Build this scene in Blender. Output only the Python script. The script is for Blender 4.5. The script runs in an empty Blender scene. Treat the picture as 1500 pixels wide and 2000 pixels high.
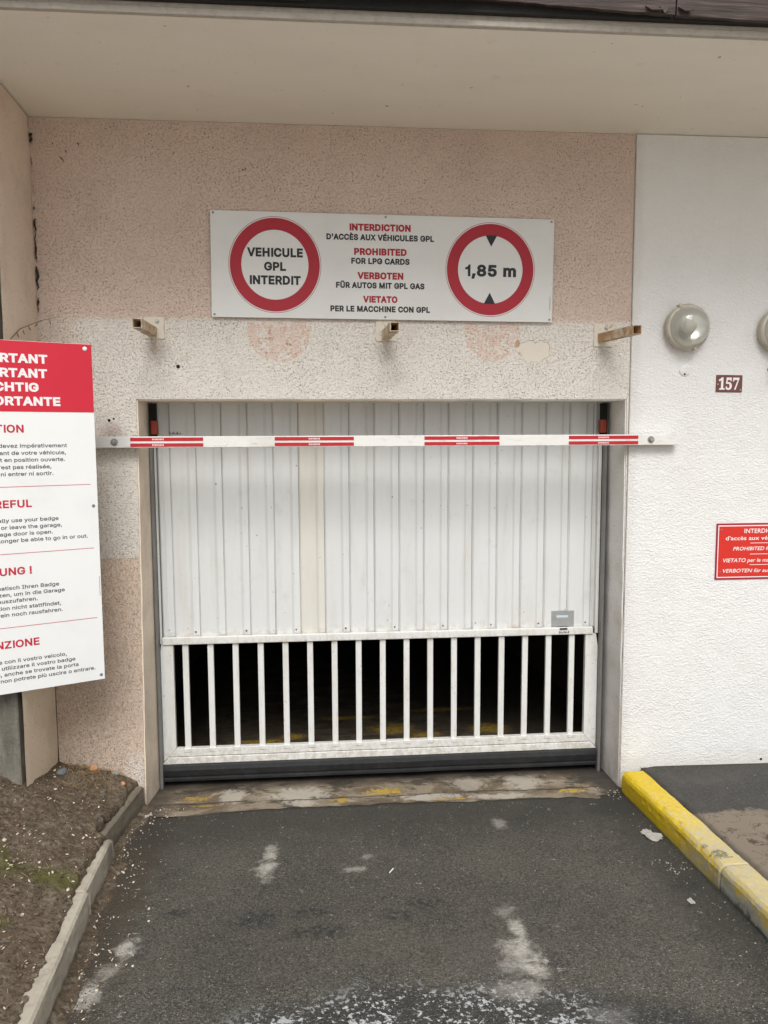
import bpy, bmesh, math, random, os
from mathutils import Vector, Matrix, noise, geometry
R = math.radians
random.seed(7)
S = bpy.context.scene
COL = S.collection

# ------------------------------------------------------------------ camera, sky, sun, exposure
def set_camera():
    cam = bpy.data.cameras.new('camera'); cam.lens = 27.0; cam.sensor_width = 36.0
    cam.clip_start = 0.05; cam.clip_end = 2000
    o = bpy.data.objects.new('camera', cam); COL.objects.link(o)
    p, y, r = R(5.6), R(4.8), R(.25)
    F = Vector((math.sin(y)*math.cos(p), math.cos(y)*math.cos(p), -math.sin(p)))
    ri = Vector((math.cos(y), -math.sin(y), 0)); d = F.cross(ri)
    r2 = math.cos(r)*ri + math.sin(r)*d; d2 = -math.sin(r)*ri + math.cos(r)*d
    m = Matrix((r2, -d2, -F)).transposed().to_4x4(); m.translation = (0, -4.2, 1.9)
    o.matrix_world = m; S.camera = o
set_camera()
SUN_EL, SUN_AZ = 50.0, 182.0          # azimuth clockwise from +Y (into the wall)
w = bpy.data.worlds.new('World'); S.world = w; w.use_nodes = True
nt = w.node_tree; bg = nt.nodes['Background']
sky = nt.nodes.new('ShaderNodeTexSky'); sky.sky_type = 'NISHITA'; sky.sun_disc = False
sky.sun_elevation = R(SUN_EL); sky.sun_rotation = R(SUN_AZ); sky.dust_density = 4.0; sky.air_density = 1.0; sky.ozone_density = 1.0
hs = nt.nodes.new('ShaderNodeHueSaturation'); hs.inputs['Saturation'].default_value = .12
nt.links.new(sky.outputs[0], hs.inputs['Color']); nt.links.new(hs.outputs[0], bg.inputs[0])
bg.inputs[1].default_value = .088
sd = bpy.data.lights.new('sun', 'SUN'); sd.energy = 1.5; sd.angle = R(34); sd.color = (1, .985, .965)
so = bpy.data.objects.new('sun', sd); COL.objects.link(so)
dv = Vector((math.sin(R(SUN_AZ))*math.cos(R(SUN_EL)), math.cos(R(SUN_AZ))*math.cos(R(SUN_EL)), math.sin(R(SUN_EL))))
so.rotation_euler = dv.to_track_quat('Z', 'Y').to_euler()
S.view_settings.view_transform = 'Standard'; S.view_settings.look = 'None'
S.view_settings.exposure = 0.60; S.view_settings.gamma = 1.0
S.render.engine = 'CYCLES'
S.cycles.max_bounces = 8; S.cycles.diffuse_bounces = 5

# ------------------------------------------------------------------ node helpers
class V:
    def __init__(s, t, k): s.t, s.k = t, k
    def _m(s, op, *a, clamp=False):
        n = s.t.nodes.new('ShaderNodeMath'); n.operation = op; n.use_clamp = clamp
        for i, x in enumerate((s,)+a):
            if isinstance(x, V): s.t.links.new(x.k, n.inputs[i])
            else: n.inputs[i].default_value = x
        return V(s.t, n.outputs[0])
    def __add__(s, o): return s._m('ADD', o)
    __radd__ = __add__
    def __sub__(s, o): return s._m('SUBTRACT', o)
    def __rsub__(s, o): return (s*-1.0)+o
    def __mul__(s, o): return s._m('MULTIPLY', o)
    __rmul__ = __mul__
    def max(s, o): return s._m('MAXIMUM', o)
    def min(s, o): return s._m('MINIMUM', o)
    def abs(s): return s._m('ABSOLUTE')
    def inv(s): return 1.0 - s
    def step(s, a, b):           # smooth 0..1 as s goes a..b (a may exceed b)
        n = s.t.nodes.new('ShaderNodeMapRange'); n.interpolation_type = 'SMOOTHSTEP'
        s.t.links.new(s.k, n.inputs[0])
        if a < b:
            n.inputs[1].default_value = a; n.inputs[2].default_value = b
            return V(s.t, n.outputs[0])
        n.inputs[1].default_value = b; n.inputs[2].default_value = a
        n.inputs[3].default_value = 1; n.inputs[4].default_value = 0
        return V(s.t, n.outputs[0])

class Mat:
    def __init__(s, name, base=(.5, .5, .5), rough=.8, metal=0, spec=.5):
        s.m = bpy.data.materials.new(name); s.m.use_nodes = True; s.t = s.m.node_tree
        s.b = s.t.nodes['Principled BSDF']; s.col = None
        s.b.inputs['Base Color'].default_value = (*base, 1); s.b.inputs['Roughness'].default_value = rough
        s.b.inputs['Metallic'].default_value = metal; s.b.inputs['Specular IOR Level'].default_value = spec
        s.cur = (*base, 1); s.h = None
    def geo(s):
        if not hasattr(s, '_g'):
            s._g = s.t.nodes.new('ShaderNodeNewGeometry')
            q = s.t.nodes.new('ShaderNodeSeparateXYZ'); s.t.links.new(s._g.outputs['Position'], q.inputs[0])
            s.X, s.Y, s.Z = (V(s.t, q.outputs[i]) for i in range(3))
        return s._g.outputs['Position']
    def vec(s, sc=(1, 1, 1), off=(0, 0, 0)):
        n = s.t.nodes.new('ShaderNodeMapping'); n.inputs['Scale'].default_value = sc; n.inputs['Location'].default_value = off
        s.t.links.new(s.geo(), n.inputs[0]); return n.outputs[0]
    def nz(s, scale, detail=3, rough=.55, dist=0, sc=(1, 1, 1), off=(0, 0, 0)):
        n = s.t.nodes.new('ShaderNodeTexNoise'); n.inputs['Scale'].default_value = scale
        n.inputs['Detail'].default_value = detail; n.inputs['Roughness'].default_value = rough; n.inputs['Distortion'].default_value = dist
        s.t.links.new(s.vec(sc, off), n.inputs['Vector']); return V(s.t, n.outputs[0])
    def vor(s, scale, feat='F1', sc=(1, 1, 1), out=0, rnd=1):
        n = s.t.nodes.new('ShaderNodeTexVoronoi'); n.inputs['Scale'].default_value = scale; n.feature = feat
        n.inputs['Randomness'].default_value = rnd
        s.t.links.new(s.vec(sc), n.inputs['Vector']); return V(s.t, n.outputs[out])
    def mix(s, fac, col):        # lay colour over the current one with mask fac
        n = s.t.nodes.new('ShaderNodeMix'); n.data_type = 'RGBA'
        if isinstance(fac, V): s.t.links.new(fac._m('MULTIPLY', 1.0, clamp=True).k, n.inputs[0])
        else: n.inputs[0].default_value = fac
        if isinstance(s.cur, tuple): n.inputs[6].default_value = s.cur
        else: s.t.links.new(s.cur, n.inputs[6])
        if isinstance(col, tuple): n.inputs[7].default_value = (*col[:3], 1)
        else: s.t.links.new(col, n.inputs[7])
        s.cur = n.outputs[2]; s.t.links.new(s.cur, s.b.inputs['Base Color']); return s
    def mul(s, v, lo=.8, hi=1.2):   # brightness variation by 0..1 mask
        n = s.t.nodes.new('ShaderNodeHueSaturation')
        if isinstance(s.cur, tuple): n.inputs['Color'].default_value = s.cur
        else: s.t.links.new(s.cur, n.inputs['Color'])
        f = v*(hi-lo)+lo; s.t.links.new(f.k, n.inputs['Value'])
        s.cur = n.outputs[0]; s.t.links.new(s.cur, s.b.inputs['Base Color']); return s
    def bump(s, h, dist=.004, strength=1.0):
        n = s.t.nodes.new('ShaderNodeBump'); n.inputs['Distance'].default_value = dist; n.inputs['Strength'].default_value = strength
        s.t.links.new(h.k, n.inputs['Height'])
        if s.h is not None: s.t.links.new(s.h, n.inputs['Normal'])
        s.h = n.outputs[0]; s.t.links.new(s.h, s.b.inputs['Normal']); return s
    def rough(s, v): s.t.links.new(v.k, s.b.inputs['Roughness']); return s
    def ell(s, x, z, rx, rz, ax='XZ', soft=.25, wob=.0, wsc=14):   # elliptical patch mask in world metres
        s.geo(); A = {'X': s.X, 'Y': s.Y, 'Z': s.Z}
        dx = (A[ax[0]]-x)*(1/rx); dz = (A[ax[1]]-z)*(1/rz)
        d = (dx*dx+dz*dz)._m('SQRT')
        if wob: d = d + (s.nz(wsc, 3)-.5)*wob*2
        return d.step(1.0, 1.0-soft)

def spot(M, x, y, rx, ry, n, ax='XY', lo=.83, hi=.93, gain=.48):   # ragged stain: noise breaks up a soft ellipse
    return (M.ell(x, y, rx*1.5, ry*1.5, ax=ax, soft=1.0, wob=.12)*gain+n).step(lo, hi)
# ------------------------------------------------------------------ materials
def m_wall():
    M = Mat('old_roughcast', (.75, .71, .65), .95, spec=.2); M.geo(); X, Y, Z = M.X, M.Y, M.Z
    wob = (M.nz(9, 4)-.5)*.035
    big = M.nz(1.6, 4, .6); mid = M.nz(7, 4, .6)
    pink = (.68, .545, .465)
    up = (Z+wob+(M.nz(70, 3, .7)-.5)*.03).step(2.500, 2.545)                              # old pink paint left above the repainted band
    lowl = (Z+wob*.6).step(1.262, 1.245)*(X+wob*.4).step(-.86, -.88)   # and below it at the left
    edge_l = (X+wob*2).step(-1.17, -1.36)*.75                    # paler, pinkish strip towards the corner
    M.mix(mid.step(.45, .75)*.4, (.60, .56, .51))
    M.mix(edge_l, (.66, .55, .47))
    M.mix(up, pink); M.mix(up*big.step(.4, .65)*.5, (.58, .46, .39))
    M.mix(lowl, (.69, .55, .435)); M.mix(lowl*mid.step(.4, .7)*.35, (.68, .56, .46))
    M.mix(M.ell(-1.02, .06, .09, .16, soft=.8, wob=.5, wsc=14)*.9, (.76, .70, .63))
    # ghosts of two round signs
    for (x, z, r) in ((-.205, 2.465, .172), (.95, 2.465, .16)):
        M.mix(M.ell(x, z, r, r, soft=.06, wob=.05, wsc=26)*M.nz(17, 6, .74, .4, off=(x, 1, 1)).step(.38, .54)*Z.step(2.53, 2.50)*.75, (.71, .53, .44))
    g = M.ell(-.205, 2.465, .178, .178, soft=.30, wob=.1, wsc=25)*M.nz(22, 4, .7).step(.55, .64)*Z.step(2.50, 2.44)
    M.mix(g*.9, (.42, .22, .17))
    pl = M.ell(1.175, 2.372, .095, .060, soft=.05, wob=1.1, wsc=11)
    M.mix(pl, (.68, .625, .54)); M.mix(pl*pl.inv()*2.5, (.35, .28, .22))
    M.mix(M.ell(1.09, 2.405, .02, .025, soft=.5, wob=.5, wsc=30)*.8, (.50, .30, .18))
    # grime that has settled, and painted shade below the brackets
    M.mix(M.nz(2.6, 5, .65, off=(3, 1, 7)).step(.55, .8)*.35, (.42, .35, .28))
    M.mix(M.ell(-1.09, 1.93, .09, .07, soft=.9, wob=.3)*.55, (.33, .22, .19))
    for x in (-.84, 1.58, .37): M.mix(M.ell(x, 2.36, .10, .10, soft=.95, wob=.3)*.40, (.35, .31, .27))  # soft bracket shadows painted into the wall colour
    M.mix(M.ell(-.86, 2.37, .05, .05, soft=.9, wob=.3)*.3, (.55, .35, .20))
    M.mix(Z.step(.12, -.12)*M.nz(12, 4).step(.3, .6)*.6, (.62, .50, .42))
    M.mix((X+(M.nz(18, 3)-.5)*.03+1.44).abs().step(.007, .002)*Z.step(1.9, 2.3)*M.nz(9, 4, sc=(1, 1, .4)).step(.50, .60), (.06, .045, .03))
    # pits of the roughcast
    pz = M.nz(105, 2, .5, .6); pz2 = M.nz(78, 2, .55, .8, off=(5, 2, 9))
    dirt = M.nz(3.2, 3, .6, off=(7, 7, 1)).step(.25, .7)
    pz3 = M.nz(66, 2, .5, .3, off=(3, 8, 8))
    pf = M.nz(150, 2, .5, .4, off=(9, 9, 9))
    M.mix(pf.step(.43, .33)*(1-pl)*(dirt*.5+.25), (.25, .185, .145))
    pit = pz.step(.375, .32).max(pz3.step(.31, .27))
    M.mix(pit*(1-pl)*(dirt*.6+.15), (.18, .13, .10))
    low = Z.step(1.7, 1.1)
    worm = M.nz(85, 2, .5, 1.6, sc=(1, 1, .62), off=(1, 1, 1))
    M.mix(low*worm.step(.50, .40)*.45, (.30, .21, .16))
    M.mix(low*worm.step(.55, .66)*.35, (.76, .68, .60))
    M.bump((pz.step(.32, .5)+pz2*.9+pf*.8+worm*low*1.4)*(1-pl*.9), .0034, .9)
    return M.m
def m_reveal():
    M = Mat('smooth_render', (.80, .69, .56), .9, spec=.2); M.geo(); X, Y, Z = M.X, M.Y, M.Z
    M.mix(X.step(0, 1.2), (.70, .69, .66))
    M.mix(M.nz(5, 5, .6).step(.4, .75)*.45, (.50, .40, .32)); M.mix(M.nz(60, 3).step(.38, .3)*.4, (.25, .2, .16))
    M.mix(Z.step(.1, -.15)*M.nz(14, 4).step(.3, .6)*.5, (.40, .34, .30))
    M.mix((Z*-1+(M.nz(14, 4)-.5)*.25).step(-1.60, -1.95)*.25, (.66, .61, .54))
    M.bump(M.nz(70, 4, .6), .002); return M.m
def m_side():
    M = Mat('pillar_render', (.80, .67, .52), .95, spec=.2); M.geo(); X, Y, Z = M.X, M.Y, M.Z
    M.mix(Z.step(1.8, 2.5)*.8, (.74, .62, .52))
    M.mix(M.nz(4, 5, .65).step(.45, .75)*.4, (.50, .39, .31))
    M.mix(M.ell(-.1, .72, .3, .08, ax='YZ', soft=.9, wob=.4)*.8, (.17, .14, .12))  # shadow under the information board, painted into the render colour
    M.mix(Y.step(-.02, .0)*M.nz(9, 4, sc=(1, 1, .5)).step(.5, .6)*Z.step(1.8, 2.4)*.6, (.10, .075, .055))
    M.mix(M.nz(95, 2, .5, .6).step(.36, .3)*.5, (.2, .15, .11))
    M.bump(M.nz(95, 3, .5, .6), .003, .7); return M.m
def m_white():
    M = Mat('white_roughcast', (.77, .765, .75), .9, spec=.25); M.geo(); X, Y, Z = M.X, M.Y, M.Z
    M.mix(M.nz(1.7, 4, .6).step(.45, .8)*.25, (.72, .71, .67))
    M.mix(M.nz(130, 2).step(.27, .22)*.5, (.35, .33, .3))
    M.mix((Z+(M.nz(16, 5, .7)-.5)*.16).step(.10, -.06)*.4, (.50, .46, .39)); M.mix((X+(M.nz(12, 4)-.5)*.05).step(1.80, 1.735)*.25, (.5, .47, .42))
    a = M.nz(108, 2, .5, .7, sc=(.65, 1, 1)); b = M.nz(210, 2, .5); c = M.nz(5, 4, .6)
    M.mix(M.nz(3, 4, .6, sc=(2.5, 1, .35), off=(4, 4, 4)).step(.52, .75)*.18, (.66, .64, .58))
    M.bump(a.step(.25, .75)*(c*.9+.35)+b*.4+c*1.5, .0034, 1.0); return M.m
def m_soffit():
    M = Mat('painted_soffit', (.86, .815, .725), .9, spec=.2); M.geo()
    M.mix(M.nz(1.3, 4, .6, sc=(.7, 2, 1)).step(.4, .75)*.35, (.74, .69, .60))
    M.mix(M.nz(8, 5, .7, off=(3, 3, 3)).step(.60, .75)*.3, (.60, .54, .46)); M.mix(M.nz(30, 2, .5).step(.255, .22)*.7, (.22, .18, .14))
    M.mix(M.nz(240, 1).step(.22, .18)*.5, (.25, .2, .16))
    M.bump(M.nz(120, 3)+M.nz(6, 2)*.6, .0012); return M.m
def m_asphalt(name='asphalt', drive=True):
    M = Mat(name, (.082, .077, .063), .88, spec=.3); M.geo(); X, Y, Z = M.X, M.Y, M.Z
    big = M.nz(1.5, 5, .65); M.mix(big.step(.38, .62)*.85, (.118, .110, .088)); M.mix(M.nz(4, 5, .7, off=(8, 2, 0)).step(.50, .68)*.55, (.052, .050, .050)); M.mix(M.nz(3, 4, .6, off=(1, 7, 0)).step(.55, .7)*.4, (.13, .112, .10))
    agg = M.vor(120, sc=(1, 1, .3)); aggc = M.nz(170, 2, .6)
    M.mix(aggc.step(.54, .68)*.75, (.20, .19, .16)); M.mix(aggc.step(.44, .32)*.8, (.024, .023, .022))
    ag2 = M.nz(84, 4, .75, off=(4, 2, 2)); M.mix(ag2.step(.53, .63)*.6, (.20, .188, .155)); M.mix(ag2.step(.47, .37)*.65, (.022, .021, .019))
    sp_ = M.vor(60, sc=(1, 1, .3)); M.mix(sp_.step(.17, .09)*M.nz(11, 3).step(.42, .62)*.8, (.24, .23, .20))
    M.mix(M.nz(330, 1).step(.70, .76)*.8, (.30, .29, .27))
    if drive:
        wn = M.nz(14, 5, .7)
        M.mix((X+(wn-.5)*.45).step(-.68, -.86)*.85, (.070, .056, .041))      # soil washed along the kerb
        M.mix((Y+(wn-.5)*.25).step(-.75, -.25)*.6, (.046, .044, .039))                                  # darker end by the door
        M.mix((X+(wn-.5)*.35).step(1.35, 1.62)*.6, (.036, .035, .031))
        fn = M.nz(40, 5, .75); sn = M.nz(19, 6, .74, .5, off=(6, 6, 6))
        for (x, y, rx, ry, k) in ((.772, -1.36, .035, .10, .9), (.735, -1.50, .075, .09, .95), (.71, -1.59, .08, .05, .8), (.775, -1.62, .045, .05, .9), (.655, -1.73, .11, .06, .75), (.735, -1.71, .05, .035, .7), (.745, -1.22, .05, .05, .45),
                               (-.256, -.62, .035, .09, .7), (-.268, -.77, .05, .11, .8), (.134, -.817, .06, .03, .6), (.917, -.416, .04, .08, .45),
                               (-.765, -1.335, .045, .075, .8), (-.80, -1.47, .05, .06, .5), (-.845, -1.60, .06, .09, .85), (.94, -1.87, .09, .06, .6), (.20, -.70, .03, .03, .4)):
            M.mix(spot(M, x, y, rx*1.3, ry*1.3, sn, lo=.62, hi=1.04)*(fn.step(.30, .56)*.6+.4)*k, (.60, .57, .51))
        M.mix(M.ell(.60, -1.55, .20, .22, ax='XY', soft=.9, wob=.4)*fn.step(.35, .6)*.5, (.16, .135, .125))
        for (x, y, rx, ry) in ((-.27, -1.17, .14, .12), (.43, -1.13, .13, .07), (-.62, -1.10, .09, .05), (-.05, -1.16, .16, .06), (-.02, -1.30, .20, .08), (.30, -1.22, .12, .06)):
            M.mix(M.ell(x, y, rx, ry, ax='XY', soft=.8, wob=.5)*fn.step(.4, .6)*.8, (.024, .025, .029))
        # worn white line at the top of the drive, only its flakes are left
        band = (Y+(M.nz(3, 3)-.5)*.22+((X-.3)*(X-.3))*.25).step(-1.60, -1.76)
        M.mix(band*.55, (.030, .031, .034))
        M.mix(band*(M.nz(52, 4, .68, .2)+(M.nz(8, 3, .6)-.5)*.45).step(.545, .585)*X.step(-.5, -.15)*X.step(1.05, .75), (.58, .60, .61))
        M.mix((Y+(M.nz(3, 3)-.5)*.3).step(-1.38, -1.7)*M.nz(120, 3, .7).step(.60, .66)*.6, (.50, .50, .48))
    M.bump(aggc*1.0+agg*.6+ag2*1.2+M.nz(9, 4)*1.5, .009, 1.0)
    return M.m
def m_walkway():
    M = Mat('pavement_asphalt', (.058, .056, .052), .9, spec=.3); M.geo(); X, Y, Z = M.X, M.Y, M.Z
    n = M.nz(90, 4, .75); M.mix(n.step(.53, .64)*.6, (.15, .14, .125)); M.mix(n.step(.46, .36)*.6, (.022, .021, .02)); M.mix(M.nz(3, 5, .65).step(.45, .7)*.5, (.10, .092, .08))
    wn = (M.nz(6, 5, .65)-.5)
    M.mix((Y+wn*.30+(M.nz(40, 4, .7)-.5)*.06).step(-.62, -.66)*((X+wn*.2+(Y+1.0)*.35).step(2.45, 2.25)*.55+.4), (.23, .19, .145))
    M.mix((Y*-1+wn*.1+X*-.35).step(-.87, -.92)*(Y+wn*.1).step(-.22, -.16)*.9, (.26, .22, .17))
    M.mix(M.ell(2.22, -.98, .17, .13, ax='XY', soft=.2, wob=.25, wsc=7), (.045, .042, .036))
    M.mix((M.nz(5, 5, .6, 1.2)-.5).abs().step(.010, .003)*(Y.step(-.5, -.7))*.8, (.05, .035, .02))
    M.mix((X+wn*.05).step(1.90, 1.86)*.6, (.03, .026, .02))
    M.mix((Y+(M.nz(14, 5, .7)-.5)*.10).step(-.05, -.01)*.7, (.045, .038, .03))
    M.bump(n+M.nz(12, 4)*1.2, .006); return M.m
def m_threshold():
    M = Mat('stained_concrete', (.140, .108, .072), .8, spec=.3); M.geo(); X, Y, Z = M.X, M.Y, M.Z
    a = M.nz(3.2, 5, .62, .4, sc=(1, 1.6, 1), off=(2, 0, 0)); b = M.nz(6, 5, .7, .5, off=(4, 4, 4), sc=(.9, 1.8, 1)); f = M.nz(42, 5, .75); sn = M.nz(15, 6, .72, .6, off=(2, 6, 1)); sn2 = M.nz(26, 6, .75, .4, off=(9, 6, 1))
    M.mix(a.step(.46, .62)*.85, (.27, .225, .165)); M.mix(b.step(.54, .66)*.75, (.36, .31, .24))
    M.mix(M.nz(5, 5, .7, .6, off=(1, 9, 4), sc=(.9, 1.7, 1)).step(.49, .59)*.85, (.045, .038, .030)); M.mix(f.step(.45, .33)*.5, (.06, .05, .04))
    for (x, y, rx, ry, k) in ((-.52, .08, .09, .10, .8), (-.13, .07, .22, .10, .85), (-.12, -.05, .12, .04, .8), (.62, -.03, .22, .05, .8), (1.0, -.06, .22, .04, .8), (1.18, .13, .13, .12, .75), (.85, .12, .14, .10, .55)):
        M.mix(spot(M, x, y, rx*1.2, ry*1.3, sn, lo=.70, hi=.90)*k, (.43, .39, .33))
    for (x, y, rx, ry, k) in ((.36, .07, .20, .07, .9), (-.72, .07, .14, .05, .6), (-.64, -.02, .12, .02, .5), (.10, -.02, .08, .06, .8), (.72, -.07, .18, .02, .8), (1.43, -.03, .13, .045, 1), (.6, .8, 1.5, .22, .8), (1.25, .75, .25, .3, .9), (-.55, .62, .3, .2, .9)):
        M.mix(spot(M, x, y, rx*1.15, ry*1.2, sn2, lo=.84, hi=.92)*k, (.43, .29, .045))
    M.mix((Y+(M.nz(4, 4)-.5)*.06-.012).abs().step(.010, .003)*M.nz(5, 3).step(.35, .5)*.85, (.03, .026, .022))
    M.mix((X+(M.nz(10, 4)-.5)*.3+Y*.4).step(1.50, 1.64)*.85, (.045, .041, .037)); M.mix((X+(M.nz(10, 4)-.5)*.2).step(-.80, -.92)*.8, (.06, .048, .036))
    M.mix((Y+(M.nz(6, 4)-.5)*.08).step(.15, .26)*Y.step(.62, .5)*.85, (.030, .025, .020))  # contact shadow below the door, put into the concrete colour
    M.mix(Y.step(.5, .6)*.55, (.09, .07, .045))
    for (x, y, rx, ry) in ((.50, 1.22, .20, .16), (.20, 1.55, .26, .06), (-.42, 1.02, .24, .07), (1.22, 1.15, .16, .16), (.72, 1.05, .14, .09), (-.2, 1.12, .1, .1), (.95, 1.7, .3, .07)):
        M.mix(M.ell(x, y, rx*1.2, ry*1.2, ax='XY', soft=.8, wob=.4, wsc=7)*f.step(.38, .52)*.95, (.60, .40, .06))
    M.bump(M.nz(80, 4, .6)+M.nz(10, 4)*1.5, .004); return M.m
def m_soil():
    M = Mat('soil', (.120, .092, .064), 1.0, spec=.1); M.geo(); X, Y, Z = M.X, M.Y, M.Z
    M.mix(M.nz(9, 5, .7).step(.42, .66), (.160, .128, .092)); M.mix(M.nz(14, 5, .7, off=(1, 0, 0)).step(.56, .70)*.5, (.060, .044, .030)); M.mix(M.nz(60, 4, .7).step(.53, .42)*.6, (.045, .034, .024)); M.mix(M.nz(25, 4, .7, off=(8, 0, 0)).step(.54, .66)*.65, (.24, .21, .17))
    M.mix(M.nz(90, 3, .7, off=(2, 5, 5)).step(.60, .70)*.6, (.23, .19, .14))
    for (x, y, rx, ry) in ((-1.38, -1.12, .22, .12), (-1.22, -1.72, .12, .08), (-1.10, -1.1, .1, .1), (-1.25, -1.45, .12, .06)):
        M.mix(M.ell(x, y, rx*1.2, ry*1.2, ax='XY', soft=.8, wob=.6, wsc=12)*M.nz(40, 4, .7).step(.35, .5)*.8, (.085, .092, .018))
    M.bump(M.nz(45, 5, .7)+M.nz(160, 3)*.4, .008); return M.m
def m_kerb_grey():
    M = Mat('kerb_concrete', (.42, .38, .31), .9, spec=.3); M.geo(); X, Y, Z = M.X, M.Y, M.Z
    M.mix((Y+(M.nz(6, 3)-.5)*.3).step(-.85, -.55), (.17, .145, .11))
    M.mix(M.nz(9, 5, .65, sc=(1, 1, 3)).step(.45, .7)*.5, (.22, .195, .15)); M.mix(M.nz(140, 2).step(.6, .7)*.3, (.48, .45, .4))
    M.mix((Z-Y*-.06+(M.nz(14, 4, .7)-.5)*.06).step(-.10, -.135)*.9, (.075, .06, .045))
    M.bump(M.nz(90, 4, .65), .003); return M.m
def m_kerb_yellow():
    M = Mat('worn_yellow_paint', (.64, .455, .006), .6, spec=.4); M.geo(); X, Y, Z = M.X, M.Y, M.Z
    n = M.nz(7, 5, .7); f = M.nz(55, 5, .72)
    M.mix(n.step(.4, .7)*.4, (.58, .38, .015))
    pale = (Y*-1+(n-.5)*.7)
    top = (Z+Y*.06).step(-.045, -.030)
    M.mix((pale+top*.45).step(.95, 1.5)*.8, (.54, .46, .23)); M.mix((1-top)*n.step(.62, .38)*.5, (.50, .345, .008))  # top pales with wear; face deepened in colour to carry its shading
    M.mix(top*f.step(.46, .62)*(pale+top*.2).step(.2, .9)*.7, (.62, .55, .36)); M.mix(f.step(.60, .66)*.6*(pale.step(.1, .6)*.7+.3), (.36, .33, .26))
    M.mix(pale.step(.6, 1.15)*((f*.6+n*.4).step(.47, .53))*(.85-top*.3), (.36, .35, .31))
    M.mix(top*(Y+(n-.5)*.4).step(-.75, -1.0)*f.step(.42, .54)*.6, (.46, .40, .27))
    zz = Z+Y*.06+(M.nz(9, 4, .7)-.5)*.12
    M.mix(zz.step(-.07, -.11)*Y.step(-.95, -1.3), (.30, .31, .29))
    M.mix(zz.step(-.115, -.14)*Y.step(-1.0, -1.4), (.05, .055, .03))
    M.mix(f.step(.40, .33)*.35, (.22, .16, .05)); M.mix((Z+Y*.06+(n-.5)*.02).step(-.128, -.15)*.8, (.06, .055, .02))
    M.mix(M.ell(1.765, -1.07, .04, .05, ax='XY', soft=.3, wob=.8, wsc=28)*f.step(.4, .5)*.85, (.12, .115, .08)); M.mix(M.ell(1.74, -.98, .015, .02, ax='XY', soft=.3, wob=.6, wsc=28)*.7, (.2, .19, .15))
    M.bump(M.nz(70, 4, .6)+n, .003); return M.m
def m_paint(name, c, dirt=(.35, .3, .24), k=.35, rough=.42, run=True, bump=.0006):
    M = Mat(name, c, rough, spec=.5); M.geo()
    M.mix(M.nz(4, 5, .6, sc=(3, 1, .5) if run else (1, 1, 1)).step(.45, .8)*k, dirt)
    M.mix(M.nz(28, 4, .7, sc=(1, 1, .6)).step(.66, .74)*k*.9, dirt)
    M.bump(M.nz(14, 3, .5, sc=(1, 1, .35)), bump); return M
def simple(name, c, rough=.5, metal=0, var=.25, sc=20, bump=0, dark=None):
    M = Mat(name, c, rough, metal); d = dark or tuple(x*.5 for x in c)
    M.mix(M.nz(sc, 4, .65).step(.4, .75)*var, d)
    if bump: M.bump(M.nz(sc*4, 3), bump)
    return M.m
MT = {}
MT['wall'] = m_wall(); MT['reveal'] = m_reveal(); MT['side'] = m_side(); MT['white'] = m_white(); MT['soffit'] = m_soffit()
MT['asphalt'] = m_asphalt(); MT['walk'] = m_walkway(); MT['thresh'] = m_threshold(); MT['soil'] = m_soil()
MT['kerbg'] = m_kerb_grey(); MT['kerby'] = m_kerb_yellow()
def m_slat(name, c):
    M = m_paint(name, c, (.50, .46, .40), .35, .38); X, Y, Z = M.X, M.Y, M.Z
    M.mix((Z+(M.nz(25, 4)-.5)*.08).step(.80, .75)*M.nz(30, 4, .7).step(.45, .6)*.3, (.42, .30, .20))
    M.mix(M.nz(34, 2, .4).step(.745, .78)*.7, (.2, .17, .14)); M.mix(M.nz(9, 5, .7, off=(2, 3, 4)).step(.58, .72)*.25, (.45, .44, .41)); return M.m
MT['slat'] = m_slat('door_paint', (.655, .665, .655)); MT['slatb'] = m_slat('door_paint_beige', (.655, .635, .58))
Mf = m_paint('frame_paint', (.69, .69, .665), (.45, .41, .34), .45, .4)
Mf.mix(Mf.Z.step(.12, .0)*Mf.nz(30, 4, .7).step(.42, .6)*.55, (.42, .37, .29)); Mf.mix(Mf.nz(46, 4, .7).step(.63, .70)*.6, (.3, .27, .22)); Mf.mix(Mf.nz(11, 5, .7, sc=(4, 1, 1), off=(1, 2, 3)).step(.50, .68)*.35, (.47, .44, .38)); Mf.mix((Mf.Z-.70).abs().step(.035, .0)*Mf.nz(35, 4, .7).step(.45, .6)*.4, (.4, .34, .27)); MT['frame'] = Mf.m
Mb = m_paint('bar_paint', (.76, .755, .72), (.45, .42, .37), .35, .4, run=False)
Mb.mix(Mb.X.step(-.95, -1.02)*.7, (.55, .55, .54)); Mb.mix(Mb.nz(26, 5, .72, sc=(.5, 1, 2)).step(.54, .66)*.4, (.42, .40, .36)); Mb.mix(Mb.Z.step(1.853, 1.847)*Mb.nz(30, 4).step(.4, .55)*.5, (.3, .27, .23))
Mb.mix(Mb.ell(-.44, 1.868, .12, .03, soft=.9)*Mb.nz(60, 4, .7, 1).step(.62, .66)*.9, (.12, .11, .1)); MT['bar'] = Mb.m
MT['tape'] = simple('red_tape', (.48, .008, .02), .5, var=.2)
MT['signred'] = simple('sign_red', (.37, .005, .020), .55, var=.12, sc=3)
MT['infored'] = simple('board_red', (.58, .012, .035), .45, var=.08, sc=3)
MT['inforedtext'] = simple('board_red_print', (.50, .02, .05), .4, var=.05)
MT['smallred'] = simple('enamel_red', (.62, .025, .015), .3, var=.12, sc=8)
MT['smalledge'] = simple('enamel_red_edge', (.33, .012, .03), .35, var=.1)
MT['signwhite'] = m_paint('sign_white', (.67, .675, .655), (.50, .48, .44), .30, .35, run=False, bump=.0002).m
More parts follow.
